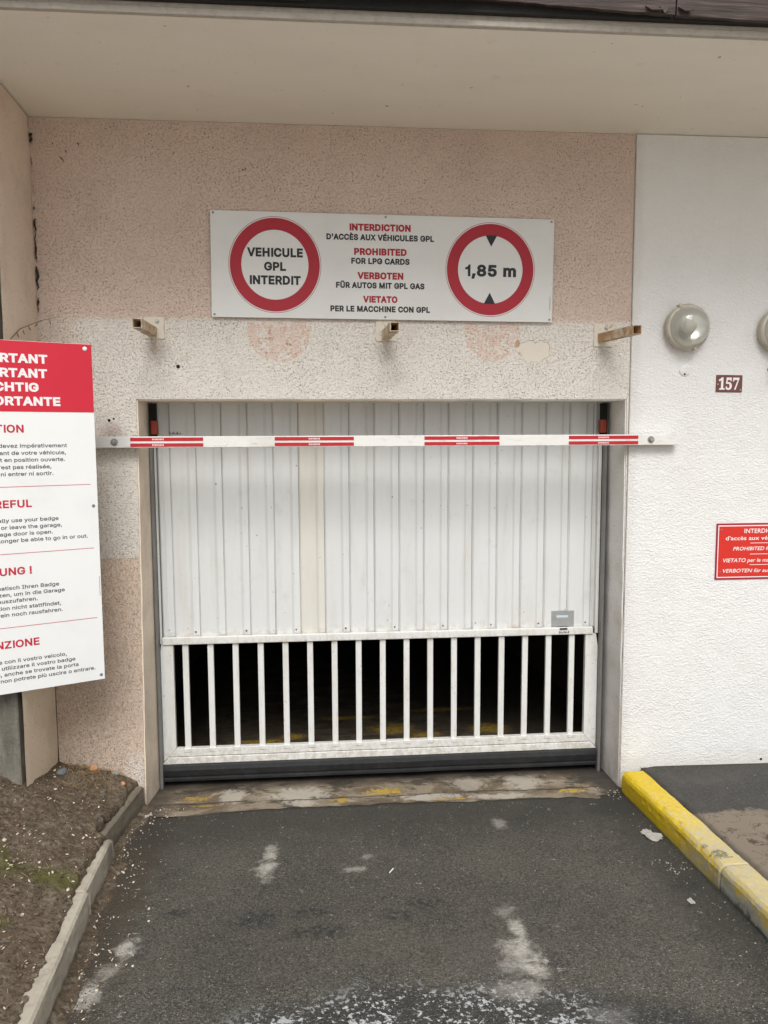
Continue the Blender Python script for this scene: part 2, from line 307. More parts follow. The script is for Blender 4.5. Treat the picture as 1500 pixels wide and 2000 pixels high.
MT['boardwhite'] = m_paint('board_white', (.80, .81, .80), (.62, .61, .58), .25, .3, run=False, bump=.0002).m
MT['black'] = simple('black_print', (.014, .014, .018), .6, var=0)
MT['grey'] = simple('grey_print', (.075, .075, .09), .6, var=0)
MT['whiteprint'] = simple('white_print', (.80, .78, .78), .45, var=0)
MT['rubber'] = simple('black_rubber', (.010, .0105, .012), .5, var=.45, sc=16, dark=(.035, .036, .037), bump=.001)
MT['dark'] = simple('dark_void', (.010, .009, .008), .9, var=0)
MT['inner'] = simple('darkened_plaster', (.09, .065, .042), .95, var=.4)  # brown kept dark so the room's shade sits in the colour
MT['steel'] = simple('galvanised_steel', (.30, .295, .285), .45, .7, var=.4, sc=12)
MT['rail'] = simple('grey_rail_paint', (.20, .195, .185), .5, .2, var=.35, sc=10)
MT['bolt'] = simple('zinc_bolt', (.50, .48, .44), .35, .8, var=.5, sc=60)
MT['stop'] = simple('orange_red_plastic', (.30, .035, .012), .5, var=.4)
MT['screw'] = simple('screw_blue_grey', (.22, .25, .31), .4, .5, var=.2)
def m_rust():
    M = Mat('rusty_white_paint', (.60, .52, .40), .75); M.geo()
    M.mix(M.nz(18, 5, .7, .5).step(.40, .62)*.85, (.36, .20, .085)); M.mix(M.nz(55, 5, .7).step(.58, .68), (.20, .08, .03))
    M.mix(M.X.step(1.45, 1.55)*M.nz(9, 3).step(.3, .5)*.6, (.36, .20, .08))
    M.bump(M.nz(70, 4), .002); return M.m
def m_plate():
    M = Mat('bracket_plate_paint', (.66, .61, .52), .7); M.geo()
    M.mix(M.nz(20, 5, .7, .5).step(.52, .64)*.8, (.36, .20, .09)); M.bump(M.nz(60, 4), .002); return M.m
MT['rust'] = m_rust(); MT['plate'] = m_plate()
def m_wood():
    M = Mat('weathered_dark_wood', (.040, .026, .022), .6, spec=.4); M.geo()
    g = M.nz(5, 5, .6, .4, sc=(1, 12, 16)); M.mix(g.step(.45, .7)*.8, (.085, .060, .052)); M.mix(g.step(.62, .75)*.6, (.17, .135, .12))
    M.mix(g.step(.40, .33)*.8, (.012, .008, .007)); M.bump(g, .004); return M.m
MT['wood'] = m_wood(); MT['gapblack'] = simple('shadow_gap_black', (.010, .009, .008), .7, var=.4, bump=.003)  # beam's near-black colour stands in for the shadow gap under the boards
MT['drip'] = simple('drip_edge_render', (.46, .425, .37), .9, var=.4, sc=30, bump=.002)
def m_oldconc():
    M = Mat('old_grey_concrete', (.20, .185, .15), .92); M.geo()
    M.mix(M.nz(5, 5, .7, sc=(2.5, 2.5, .5)).step(.42, .66)*.8, (.085, .082, .070)); M.mix(M.nz(7, 5, .7, off=(9, 1, 2)).step(.52, .70)*.7, (.32, .30, .25))
    M.mix(M.Z.step(.72, .55)*M.Z.step(.40, .52)*M.nz(6, 4).step(.4, .6)*.6, (.17, .155, .12))
    M.bump(M.nz(40, 5, .7)+M.nz(6, 4), .007); return M.m
MT['oldconc'] = m_oldconc()
MT['plaque'] = simple('brown_enamel', (.155, .055, .048), .35, var=.25, sc=30)
MT['lampbase'] = simple('lamp_casting', (.52, .48, .40), .5, .25, var=.5, sc=14)
def m_glass():
    M = Mat('frosted_lamp_glass', (.93, .95, .91), .09); M.b.inputs['Coat Weight'].default_value = .6; M.b.inputs['Coat Roughness'].default_value = .08
    M.b.inputs['Transmission Weight'].default_value = .86; M.geo()
    M.mix(M.nz(6, 3).step(.4, .7)*.35, (.76, .77, .70)); M.bump(M.nz(22, 2), .006); return M.m
MT['glass'] = m_glass()
MT['twig'] = simple('dry_twig', (.10, .065, .045), .9, var=.4)
MT['web'] = simple('dusty_cobweb', (.035, .026, .02), 1, var=.3)
MT['leaf'] = simple('dry_leaf', (.60, .53, .42), .8, var=.7, sc=25, dark=(.20, .12, .06))
MT['brownleaf'] = simple('brown_leaf', (.16, .105, .06), .85, var=.6, sc=25)
MT['straw'] = simple('dry_straw', (.33, .22, .10), .85, var=.6, sc=25)
MT['pebble'] = simple('pebble', (.30, .28, .245), .85, var=.6, sc=14)
MT['crumb'] = simple('soil_crumb', (.075, .058, .042), 1, var=.6, sc=14)
MT['bluestone'] = simple('blue_grey_stone', (.15, .165, .175), .8, var=.3, sc=20, bump=.002)
MT['brick'] = simple('broken_orange_brick', (.48, .235, .10), .9, var=.5, sc=25, bump=.003, dark=(.55, .42, .27))
MT['paper'] = simple('paper_scrap', (.36, .34, .31), .8, var=.4, sc=30)
MT['alu'] = simple('brushed_aluminium', (.42, .43, .43), .35, .5, var=.2)
MT['mirror'] = simple('lamp_reflector', (.78, .77, .72), .3, .6, var=.2)
MT['bluewhite'] = simple('pale_blue_print', (.50, .62, .74), .4, var=0)
MT['pave'] = simple('bounce_paving', (.50, .455, .40), .9, var=.4, sc=1.5)  # unseen paving, kept pale and warm to bounce light up at the soffit
MT['facadeb'] = simple('building_mass', (.55, .5, .45), .9, var=.2)

# ------------------------------------------------------------------ mesh helpers
def link(name, bm, mat, parent=None, smooth=False, loc=None):
    me = bpy.data.meshes.new(name); bm.normal_update(); bm.to_mesh(me); bm.free()
    for m in (mat if isinstance(mat, (list, tuple)) else [mat]): me.materials.append(m)
    if smooth:
        for p in me.polygons: p.use_smooth = True
    o = bpy.data.objects.new(name, me); COL.objects.link(o)
    if parent is not None: o.parent = parent
    if loc: o.location = loc
    return o
def thing(o, label, cat, group=None):
    o['label'] = label; o['category'] = cat
    if group: o['group'] = group
    return o
def empty(name, loc, label, cat, group=None, rot=(0, 0, 0)):
    o = bpy.data.objects.new(name, None); o.empty_display_size = .1; COL.objects.link(o); o.location = loc; o.rotation_euler = rot
    return thing(o, label, cat, group)
def kind(o, k): o['kind'] = k; return o
def box(bm, x0, x1, y0, y1, z0, z1, bev=0, seg=1):
    t = bmesh.new(); vs = [t.verts.new((x, y, z)) for x in (x0, x1) for y in (y0, y1) for z in (z0, z1)]
    for f in ((0, 1, 3, 2), (4, 6, 7, 5), (0, 4, 5, 1), (2, 3, 7, 6), (0, 2, 6, 4), (1, 5, 7, 3)): t.faces.new([vs[i] for i in f])
    bmesh.ops.recalc_face_normals(t, faces=t.faces)
    if bev: bmesh.ops.bevel(t, geom=list(t.edges), offset=bev, segments=seg, affect='EDGES', profile=.6)
    me = bpy.data.meshes.new('tmp'); t.to_mesh(me); t.free(); bm.from_mesh(me); bpy.data.meshes.remove(me); return bm
def bx(name, mat, x0, x1, y0, y1, z0, z1, parent=None, bev=0, seg=1, rel=None):
    ox, oy, oz = rel or (0, 0, 0)
    return link(name, box(bmesh.new(), x0-ox, x1-ox, y0-oy, y1-oy, z0-oz, z1-oz, bev, seg), mat, parent)
def lathe(prof, n=32, axis='-Y', cx=0, cz=0, y=0):   # prof: (radius, out) out = distance towards -Y
    bm = bmesh.new(); rings = []
    for r, d in prof:
        if r < 1e-6: rings.append([bm.verts.new((cx, y-d, cz))])
        else: rings.append([bm.verts.new((cx+r*math.cos(2*math.pi*i/n), y-d, cz+r*math.sin(2*math.pi*i/n))) for i in range(n)])
    for a, b in zip(rings, rings[1:]):
        for i in range(n):
            j = (i+1) % n
            if len(a) == 1 and len(b) == 1: continue
            if len(a) == 1: bm.faces.new((a[0], b[i], b[j]))
            elif len(b) == 1: bm.faces.new((a[j], a[i], b[0]))
            else: bm.faces.new((a[j], a[i], b[i], b[j]))
    bmesh.ops.recalc_face_normals(bm, faces=bm.faces); return bm
def tube_path(bm, pts, rads, n=6):
    rings = []
    for k, (p, r) in enumerate(zip(pts, rads)):
        p = Vector(p); a = Vector(pts[max(k-1, 0)]); b = Vector(pts[min(k+1, len(pts)-1)]); t = (b-a).normalized()
        u = t.orthogonal().normalized(); v = t.cross(u)
        rings.append([bm.verts.new(p+(u*math.cos(2*math.pi*i/n)+v*math.sin(2*math.pi*i/n))*r) for i in range(n)])
    for a, b in zip(rings, rings[1:]):
        for i in range(n): bm.faces.new((a[i], a[(i+1) % n], b[(i+1) % n], b[i]))
    bm.faces.new(rings[0][::-1]); bm.faces.new(rings[-1]); return bm
def grid(xs, ys, zf, xf=None):
    bm = bmesh.new(); V_ = [[bm.verts.new(((xf(x, y) if xf else x), y, zf(x, y))) for x in xs] for y in ys]
    for j in range(len(ys)-1):
        for i in range(len(xs)-1): bm.faces.new((V_[j][i], V_[j][i+1], V_[j+1][i+1], V_[j+1][i]))
    return bm, V_
def lin(a, b, n): return [a+(b-a)*i/(n-1) for i in range(n)]
def nf(x, y, z=0, s=1): return noise.noise(Vector((x*s, y*s, z*s)))
def rock(bm, c, r, flat=.7, sub=1, seed=0, ry=None):
    t = bmesh.new(); bmesh.ops.create_icosphere(t, subdivisions=sub, radius=1)
    rot = Matrix.Rotation(random.random()*6.3, 3, 'Z')
    for v in t.verts:
        k = 1+.35*noise.noise(v.co*1.7+Vector((seed*3.1, seed, 2)))
        q = Vector((v.co.x*r, v.co.y*(ry or r*.8), v.co.z*r*flat))*k; v.co = rot @ q + Vector(c)
    me = bpy.data.meshes.new('tmp'); t.to_mesh(me); t.free(); bm.from_mesh(me); bpy.data.meshes.remove(me)

# ------------------------------------------------------------------ lettering
FD = bpy.utils.system_resource('DATAFILES', path='fonts')
def font(n):
    try: return bpy.data.fonts.load(os.path.join(FD, n))
    except Exception: return None
SANS, MATH = font('Inter.woff2'), font('NotoSansMath-Regular.woff2')
def glyph_mesh(txt, f, bold=0.0, res=3):
    caps = f is SANS and f is not None and txt.upper() == txt and len(txt) > 1
    c = bpy.data.curves.new('t', 'FONT'); c.body = txt.replace('I', 'l') if caps else txt; c.size = 1; c.space_character = 1+bold*1.6
    if f: c.font = f
    o = bpy.data.objects.new('t', c); COL.objects.link(o)
    dg = bpy.context.evaluated_depsgraph_get(); cu = o.evaluated_get(dg).to_curve(dg)
    polys = []
    for s in cu.splines:
        P = []; b = s.bezier_points; n = len(b)
        if n < 2: continue
        for i in range(n):
            p, q = b[i], b[(i+1) % n]
            straight = (p.handle_right-p.co).cross(q.co-p.co).length < 1e-5 and (q.handle_left-q.co).cross(q.co-p.co).length < 1e-5
            k = 1 if straight else res
            pts = geometry.interpolate_bezier(p.co, p.handle_right, q.handle_left, q.co, k+1)
            P += [(v.x, v.y) for v in pts[:-1]]
        Q = []
        for v in P:
            if not Q or math.hypot(v[0]-Q[-1][0], v[1]-Q[-1][1]) > 1e-4: Q.append(v)
        if len(Q) > 2 and math.hypot(Q[0][0]-Q[-1][0], Q[0][1]-Q[-1][1]) < 1e-4: Q.pop()
        if len(Q) > 2: polys.append(Q)
    bpy.data.objects.remove(o); bpy.data.curves.remove(c)
    if caps:                     # plain bar capital I, cut to cap height
        ch = cap_h(f, 0)[0]
        for P in polys:
            if min(p[1] for p in P) < .02 and ch*.98 < max(p[1] for p in P) < ch*1.02 and max(p[0] for p in P)-min(p[0] for p in P) < .15:
                st = [p[0] for p in P if p[1] > ch*.97]; a_, b_ = min(st), max(st); cw = sum(P[i][0]*P[(i+1) % len(P)][1]-P[(i+1) % len(P)][0]*P[i][1] for i in range(len(P))) > 0
                sh_ = (max(p[0] for p in P)-b_)*.5; Q = [(a_+sh_, 0), (b_+sh_, 0), (b_+sh_, ch), (a_+sh_, ch)]; P[:] = Q if cw else Q[::-1]
    area = lambda P: sum(P[i][0]*P[(i+1) % len(P)][1]-P[(i+1) % len(P)][0]*P[i][1] for i in range(len(P)))/2
    tot = sum(area(P) for P in polys); sg = 1 if tot > 0 else -1     # outers turn the way of the total area
    if bold:
        out = []
        for P in polys:
            n = len(P); Q = []
            for i in range(n):
                a, b, d = P[i-1], P[i], P[(i+1) % n]
                e1 = Vector((b[0]-a[0], b[1]-a[1])).normalized(); e2 = Vector((d[0]-b[0], d[1]-b[1])).normalized()
                n1 = Vector((e1.y, -e1.x)); n2 = Vector((e2.y, -e2.x)); m = n1+n2
                if m.length < 1e-6: m = n1
                m.normalize(); k = min(1/max(m.dot(n1), .35), 1.8)
                Q.append((b[0]+m.x*bold*k*sg, b[1]+m.y*bold*k*sg))
            out.append(Q)
        polys = out
    vs, fs = [], []
    for P in polys: fs.append(list(range(len(vs), len(vs)+len(P)))); vs += [Vector(p) for p in P]
    V2, _, F2, _, _, OF = geometry.delaunay_2d_cdt(vs, [], fs, 1, 1e-6, True)
    def wind(P, x, y):
        w_ = 0
        for i in range(len(P)):
            (x0, y0), (x1, y1) = P[i], P[(i+1) % len(P)]
            if (y0 <= y) != (y1 <= y):
                if (x0+(y-y0)/(y1-y0)*(x1-x0)) > x: w_ += 1 if y1 > y0 else -1
        return w_
    bb = [(min(p[0] for p in P), max(p[0] for p in P), min(p[1] for p in P), max(p[1] for p in P)) for P in polys]
    T = []
    for f_ in F2:
        x = sum(V2[i][0] for i in f_)/len(f_); y = sum(V2[i][1] for i in f_)/len(f_)
        if sum(wind(P, x, y) for P, q in zip(polys, bb) if q[0] <= x <= q[1] and q[2] <= y <= q[3]) != 0: T.append(f_)
    return [(v[0], v[1]) for v in V2], T
_cap = {}
def cap_h(f, bold):
    k = (f.name if f else '', bold)
    if k not in _cap:
        v, t = glyph_mesh('H' if f is not MATH else '𝗛', f, bold); _cap[k] = (max(q[1] for q in v), min(q[1] for q in v))
    return _cap[k]
def text(txt, mat, parent, x0, x1, z0, z1, y, f=None, bold=.02, name='lettering', shear=0, xright=None, sx=None):
    """letters as flat print: cap height spans z0..z1, width x0..x1 (or right end xright with stretch sx)"""
    v, t = glyph_mesh(txt, f, bold)
    used = {i for q in t for i in q}
    hi, lo = cap_h(f, bold); kz = (z1-z0)/(hi-lo)
    a = min(v[i][0] for i in used); b = max(v[i][0] for i in used)
    if xright is None: kx = (x1-x0)/(b-a); ox = x0-a*kx
    else: kx = kz*(sx or 1); ox = xright-b*kx
    bm = bmesh.new(); B = {i: bm.verts.new((ox+(v[i][0]+shear*v[i][1])*kx, y, z0+(v[i][1]-lo)*kz)) for i in used}
    for q in t:
        try: bm.faces.new([B[i] for i in q])
        except ValueError: pass
    for fc in bm.faces:
        fc.normal_update()
        if fc.normal.y > 0: fc.normal_flip()
    return link(name, bm, mat, parent)
def flat_poly(pts, y, mat, parent, name):
    bm = bmesh.new(); f = bm.faces.new([bm.verts.new((x, y, z)) for x, z in pts]); f.normal_update()
    if f.normal.y > 0: f.normal_flip()
    return link(name, bm, mat, parent)
def ring(cx, cz, r0, r1, y, mat, parent, name, ex=1.0, n=96):
    bm = bmesh.new(); A = [[bm.verts.new((cx+ex*r*math.cos(2*math.pi*i/n), y, cz+r*math.sin(2*math.pi*i/n))) for i in range(n)] for r in (r0, r1)]
    for i in range(n):
        j = (i+1) % n; bm.faces.new((A[0][i], A[1][i], A[1][j], A[0][j]))
    for f in bm.faces:
        f.normal_update()
        if f.normal.y > 0: f.normal_flip()
    return link(name, bm, mat, parent)

# ------------------------------------------------------------------ ground
H0 = -.15
def dz(y): return H0-.06*y if y < 0 else (H0-.03*y if y < .5 else H0-.015-.09*(y-.5))
def drive_z(x, y): return dz(y)+.007*nf(x, y, 1, 1.7)+.003*nf(x, y, 4, 6)
def wall_side(y):     # plan line of the left kerb's face
    d = -y
    if d < .64: return -.985-.05*d/.64
    if d < 1.12: return -.988+.022*(d-.64)/.48
    return -.957+.045*(d-1.12)/.6 if d < 3 else -.82
ys = lin(-2.75, -2.3, 8)+lin(-2.27, -.13, 110)
xs = lin(-1.02, 1.76, 140)
bm, G = grid(xs, ys, lambda x, y: drive_z(x, y)+.005)
for i, v in enumerate(G[-1]):
    x = v.co.x; v.co.y = -.115+.022*nf(x, 3, 0, 2.5)+.012*nf(x, 9, 0, 14)-.03*(x < -.6)*min(1, (-.6-x)/.2)
    q = bm.verts.new((x, v.co.y+.006, v.co.z-.02)); v.co.z -= .002
    if i: bm.faces.new((G[-1][i-1], G[-1][i], q, pq))
    pq = q
kind(link('driveway', bm, MT['asphalt'], smooth=True), 'structure')
bm, G = grid(lin(-1.35, 2.1, 70), lin(-.32, .9, 40)+lin(1.0, 7.4, 30), lambda x, y: dz(y)+.004*nf(x, y, 2, 3)+.002*nf(x, y, 2, 12))
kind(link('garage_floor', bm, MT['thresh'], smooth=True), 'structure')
def walk_z(x, y): return -.036-.06*y+.004*nf(x, y, 7, 2)+(.006 if x > 1.9 else 0)-max(0, x-1.9)*.012
bm, G = grid(lin(1.853, 6.5, 120), lin(-2.75, .02, 60), walk_z)
kind(link('sidewalk', bm, MT['walk'], smooth=True), 'structure')
bm, G = grid([-200, -60, -20, -5, 5, 20, 60, 200], [-400, -120, -40, -15, -2.62], lambda x, y: H0+.0025-.06*-2.62*-1 if False else (.012 if y > -3 else .02))
kind(link('street', bm, MT['pave']), 'structure')  # out of view, brought close to throw light back under the overhang
bm, G = grid([-400, -50, 50, 400], [-500, -50, 50, 400], lambda x, y: -1.6)
kind(link('ground', bm, MT['pave']), 'structure')

def soil_z(x, y):
    u = max(0, -.99-x); d = -y; m = .29+.19*min(d/.5, 1)-.10*min(max((d-.6)/1.0, 0), 1)
    base = -.024-.06*y+m*(u if u < .7 else .7+(1-math.exp(-(u-.7)*2))*.3)
    lump = .05*math.exp(-(((x+1.27)/.14)**2+((y+.10)/.09)**2))+.035*math.exp(-(((x+1.12)/.08)**2+((y+.07)/.08)**2))
    return base+lump+.016*nf(x, y, 0, 6)+.010*nf(x, y, 3, 17)+.007*nf(x, y, 5, 45)
def soil_edge(y): return wall_side(y)-.036-.016*min(1, max(0, (-y-.6)/.5))+.020*nf(y, 0, 5, 5)+.012*nf(y, 2, 5, 21)+.008*nf(y, 3, 5, 60)
ys = lin(-2.75, -2.4, 8)+lin(-2.38, .0, 170)
us = [0, .004, .01]+lin(.02, .9, 62)+lin(1.0, 3.0, 14)
bm = bmesh.new(); G = []
for y in ys:
    e = soil_edge(y); row = []
    for u in us:
        x = e-u; z = soil_z(x, y)+.008
        if u == 0: z -= .030
        elif u < .006: z -= .010
        row.append(bm.verts.new((x, y, z)))
    G.append(row)
for j in range(len(ys)-1):
    for i in range(len(us)-1): bm.faces.new((G[j][i], G[j+1][i], G[j+1][i+1], G[j][i+1]))
kind(link('soil_bed', bm, MT['soil'], smooth=True), 'structure')

# ------------------------------------------------------------------ kerbs
def kerb_stone(mat, parent, y0, y1, prof, fx, name='kerb_stone', jit=.004, n=46, seed=0, chips=True):
    """prof: (dx, dz) outline around the section; fx(y): plan offset; z follows the slope"""
    bm = bmesh.new(); rows = []; P = []
    for a, b in zip(prof, prof[1:]):
        k = max(1, int(math.hypot(b[0]-a[0], b[1]-a[1])/.018))
        P += [(a[0]+(b[0]-a[0])*i/k, a[1]+(b[1]-a[1])*i/k) for i in range(k)]
    P.append(prof[-1])
    for y in lin(y0, y1, n):
        e = min(abs(y-y0), abs(y-y1)); sh = max(0, .007-e)*.6
        r = []
        for dx, dzz in P:
            j = jit*nf(dx*3+seed, y, dzz*3, 9)+jit*.5*nf(dx*3, y, dzz*3+seed, 34)
            if chips and dzz > .07 and dx < .05:
                ch_ = max(0, nf(y*1.0, seed*2.3+dx*6, dzz*6, 17)-.34)*.012; j -= 0
                r.append(bm.verts.new((fx(y)+dx+j+ch_+(sh if dx < .02 else 0), y, H0-.06*y+dzz+j-ch_-(sh if dzz > .05 else 0)))); continue
            r.append(bm.verts.new((fx(y)+dx+j+(sh if dx < .02 else 0), y, H0-.06*y+dzz+j-(sh if dzz > .05 else 0))))
        rows.append(r)
    for a, b in zip(rows, rows[1:]):
        for i in range(len(P)-1): bm.faces.new((a[i], b[i], b[i+1], a[i+1]))
    bm.faces.new(rows[0]); bm.faces.new(rows[-1][::-1]); bmesh.ops.recalc_face_normals(bm, faces=bm.faces)
    return link(name, bm, mat, parent, smooth=False)
ky = empty('yellow_kerb', (0, 0, 0), 'kerb of stones painted worn yellow between the driveway and the right pavement', 'kerb')
prof = [(.0, -.15), (.002, .092), (.008, .106), (.022, .118), (.036, .122), (.125, .123), (.138, .114), (.14, -.15)]
for a, b, s in ((-.075, -1.160, 1), (-1.168, -2.20, 2), (-2.208, -2.6, 3)):
    kerb_stone(MT['kerby'], ky, a, b, prof, lambda y: 1.712+.005*nf(y, 1, 1, 2.2), seed=s, n=130, jit=.0028)
kg = empty('concrete_kerb', (0, 0, 0), 'bare grey concrete kerb holding back the soil bed left of the driveway', 'kerb')
prof = [(0.0, -.15), (-.006, .06), (-.012, .120), (-.022, .128), (-.12, .128), (-.14, .11), (-.14, -.15)]
for a, b, s in ((-.012, -.640, 5), (-.650, -1.115, 6), (-1.121, -2.1, 7), (-2.11, -2.6, 8)):
    kerb_stone(MT['kerbg'], kg, a, b, prof, wall_side, seed=s, jit=.0035, n=150, chips=False)

bm = bmesh.new(); G = []
for y in lin(-2.4, -.01, 240):
    e = wall_side(y)-.01; wdt = .055+.045*nf(y, 3, 9, 4)+.02*nf(y, 3, 9, 16); hh = .026+.022*nf(y, 6, 1, 5)+.012*nf(y, 6, 1, 24); row = []
    for i in range(9):
        t = i/8; x = e+t*max(.02, wdt+.012); z = drive_z(x, y)+.004+max(0, hh*(1-t)**1.6+.005*nf(x, y, 2, 50))-(.012 if i == 8 else 0)
        row.append(bm.verts.new((x, y, z)))
    G.append(row)
for a, b in zip(G, G[1:]):
    for i in range(8): bm.faces.new((a[i], a[i+1], b[i+1], b[i]))
kind(link('soil_drift', bm, MT['soil'], smooth=True), 'stuff')

thing(bx('edging_wall', MT['oldconc'], -4.2, -1.06, -2.86, -2.76, -.6, .50, bev=.01), 'low concrete edging at the street end of the soil bed', 'edging')
thing(bx('street_kerb', MT['oldconc'], 1.86, 6.5, -2.86, -2.755, -.6, .132, bev=.01), 'plain concrete kerb where the pavement meets the street', 'kerb')

# ------------------------------------------------------------------ walls
T = .32
def outline(pts, step=.05, jit=.0018):
    out = []
    for (a, b) in zip(pts, pts[1:]+pts[:1]):
        L = math.hypot(b[0]-a[0], b[1]-a[1]); n = max(1, int(L/step)); op = -1.2 < a[0] < 1.8 and -1.2 < b[0] < 1.8 and a[1] < 2.2 and b[1] < 2.2
        for i in range(n):
            x = a[0]+(b[0]-a[0])*i/n; z = a[1]+(b[1]-a[1])*i/n
            if op and 0 < i: x += jit*2*nf(x, z, 0, 7); z += jit*2*nf(x, z, 5, 7)
            out.append((x, z))
    return out
gw = empty('garage_wall', (.38, 0, H0), 'pink and cream roughcast wall with the garage opening', 'wall')
def grel(o): o.location = Vector(o.location)-Vector((.38, 0, H0)); return o
pts = outline([(-1.44, -.6), (-.986, -.6), (-.985, -.15), (-.955, 2.097), (1.71, 2.097), (1.722, 1.0), (1.726, -.15), (1.726, -.6), (1.728, -.6), (1.728, 3.52), (-1.455, 3.52)])
bm = bmesh.new(); fv = [bm.verts.new((x, 0, z)) for x, z in pts]; bv = [bm.verts.new(((x if not (-1.2 < x < -.9 and z < 2.2) else -.952), T, z)) for x, z in pts]
f0 = bm.faces.new(fv); f1 = bm.faces.new(bv[::-1])
n = len(pts)
for i in range(n):
    j = (i+1) % n; f = bm.faces.new((fv[i], bv[i], bv[j], fv[j])); x, z = pts[i]; x2, z2 = pts[j]
    if -1.2 < x < 1.75 and -1.2 < x2 < 1.75 and max(z, z2) < 2.2: f.material_index = 1
bmesh.ops.recalc_face_normals(bm, faces=bm.faces)
ed = [e for e in bm.edges if all(abs(v.co.y) < 1e-5 for v in e.verts) and all(v.co.z < 2.12 and -1.1 < v.co.x < 1.7265 and v.co.z > -.59 for v in e.verts)]
bmesh.ops.bevel(bm, geom=ed, offset=.007, segments=2, affect='EDGES', material=1)
bmesh.ops.triangulate(bm, faces=[f for f in bm.faces if len(f.verts) > 4])
grel(link('wall_face', bm, [MT['wall'], MT['reveal']], gw))
ww = thing(bx('white_wall', MT['white'], 1.7305, 7.0, -.012, T, -.6, 3.519, bev=.006, seg=2), 'freshly painted white roughcast wall right of the garage opening', 'wall')
# pillar on the left: side face in render, front face bare old concrete
pil = empty('wall_pillar', (-2.2, -.27, -.2), 'pillar left of the garage with beige rendered side and bare grey concrete front', 'pillar')
bm = bmesh.new()
zs = lin(-.5, 3.515, 60)
for a, b in zip(zs, zs[1:]):
    pass
rows = []
for z in zs:
    r = []
    for y in lin(-.002, -.50, 14):
        tt = -y/.5; xx = -1.447+.022*tt+.004*nf(y, z, 3, 5)+.0015*nf(y, z, 3, 30)
        if tt > .97: xx -= .004
        r.append(bm.verts.new((xx, y, z)))
    rows.append(r)
for a, b in zip(rows, rows[1:]):
    for i in range(13): bm.faces.new((a[i], a[i+1], b[i+1], b[i]))
bmesh.ops.recalc_face_normals(bm, faces=bm.faces)
for f in bm.faces:
    if f.normal.x < 0: f.normal_flip()
r_ = bm.verts[:]; 
o = link('side_render', bm, MT['side'], pil, smooth=True); o.location = (2.2, .27, .2)
o = bx('front_concrete', MT['oldconc'], -4.2, -1.452, -.500, .3, -.5, 3.515, pil, bev=.006); o.location = (2.2, .27, .2)

# ------------------------------------------------------------------ overhang
ov = empty('roof_overhang', (.8, -.5, 3.5), 'cream plastered overhang above the garage edged with dark boards', 'overhang')
def orel(o): o.location = (-.8, .5, -3.5); return o
orel(bx('soffit', MT['soffit'], -4.2, 7.0, -.999, T, 3.522, 3.80, ov))
bm = bmesh.new()
for i in range(140):
    pass
xs_ = lin(-4.2, 7.0, 420); rows = []
for x in xs_:
    j = .0022*nf(x, 0, 3, 11)+.0015*nf(x, 0, 8, 45)
    rows.append([bm.verts.new(p) for p in ((x, -1.004, 3.80), (x, -1.004, 3.518+j*.3), (x, -1.031, 3.514+j*.3), (x, -1.034, 3.517+j*.3), (x, -1.034, 3.537+j*2.0), (x, -1.030, 3.540+j*2.0), (x, -1.02, 3.80))])
for a, b in zip(rows, rows[1:]):
    for i in range(6): bm.faces.new((a[i], a[i+1], b[i+1], b[i]))
bmesh.ops.recalc_face_normals(bm, faces=bm.faces)
orel(link('drip_edge', bm, MT['drip'], ov))
orel(bx('shadow_gap_beam', MT['gapblack'], -4.2, 7.0, -1.060, -1.0345, 3.552, 3.84, ov, bev=.003))  # black strip painting the shadow gap above the drip edge
def board(x0, x1, y, z0a, z0b, h, th, seed, tilt=0):
    n_ = 60; bm = bmesh.new(); R_ = []
    for i in range(n_+1):
        t = i/n_; x = x0+(x1-x0)*t; zb = z0a+(z0b-z0a)*t+.006*nf(x, seed, 0, 2)+.004*nf(x, seed, 0, 18)
        yy = y+.010*nf(x, seed, 4, 1.5)
        R_.append([bm.verts.new(p) for p in ((x, yy, zb+.004), (x, yy-th, zb), (x, yy-th-.002, zb+.012), (x, yy-th-.012+tilt, zb+h), (x, yy, zb+h))])
    for a, b in zip(R_, R_[1:]):
        for k in range(5): bm.faces.new((a[k], b[k], b[(k+1) % 5], a[(k+1) % 5]))
    bm.faces.new(R_[0][::-1]); bm.faces.new(R_[-1]); bmesh.ops.recalc_face_normals(bm, faces=bm.faces)
    o = orel(link('board', bm, MT['wood'], ov)); return o
board(.36, 1.425, -1.064, 3.593, 3.558, .22, .028, 1); board(1.432, 4.0, -1.064, 3.556, 3.52, .25, .030, 5)
board(-.10, .62, -1.096, 3.575, 3.585, .2, .022, 3)
board(-2.6, -.03, -1.064, 3.540, 3.560, .26, .018, 8)
for (x, w_, h_, dx) in ((1.30, .05, .012, .02), (1.36, .035, .024, -.01), (1.435, .05, .010, .01)):   # torn lip where the board has split
    bm = bmesh.new(); vs = [bm.verts.new(p) for p in ((x, -1.100, 3.583), (x+w_, -1.102, 3.578), (x+w_+dx, -1.112, 3.570-h_*.4), (x+w_*.4, -1.116, 3.572-h_))]
    bm.faces.new(vs); r = bmesh.ops.extrude_face_region(bm, geom=list(bm.faces)); 
    for v in [g for g in r['geom'] if isinstance(g, bmesh.types.BMVert)]: v.co.y += .006
    bmesh.ops.recalc_face_normals(bm, faces=bm.faces); orel(link('splinter', bm, MT['wood'], ov))
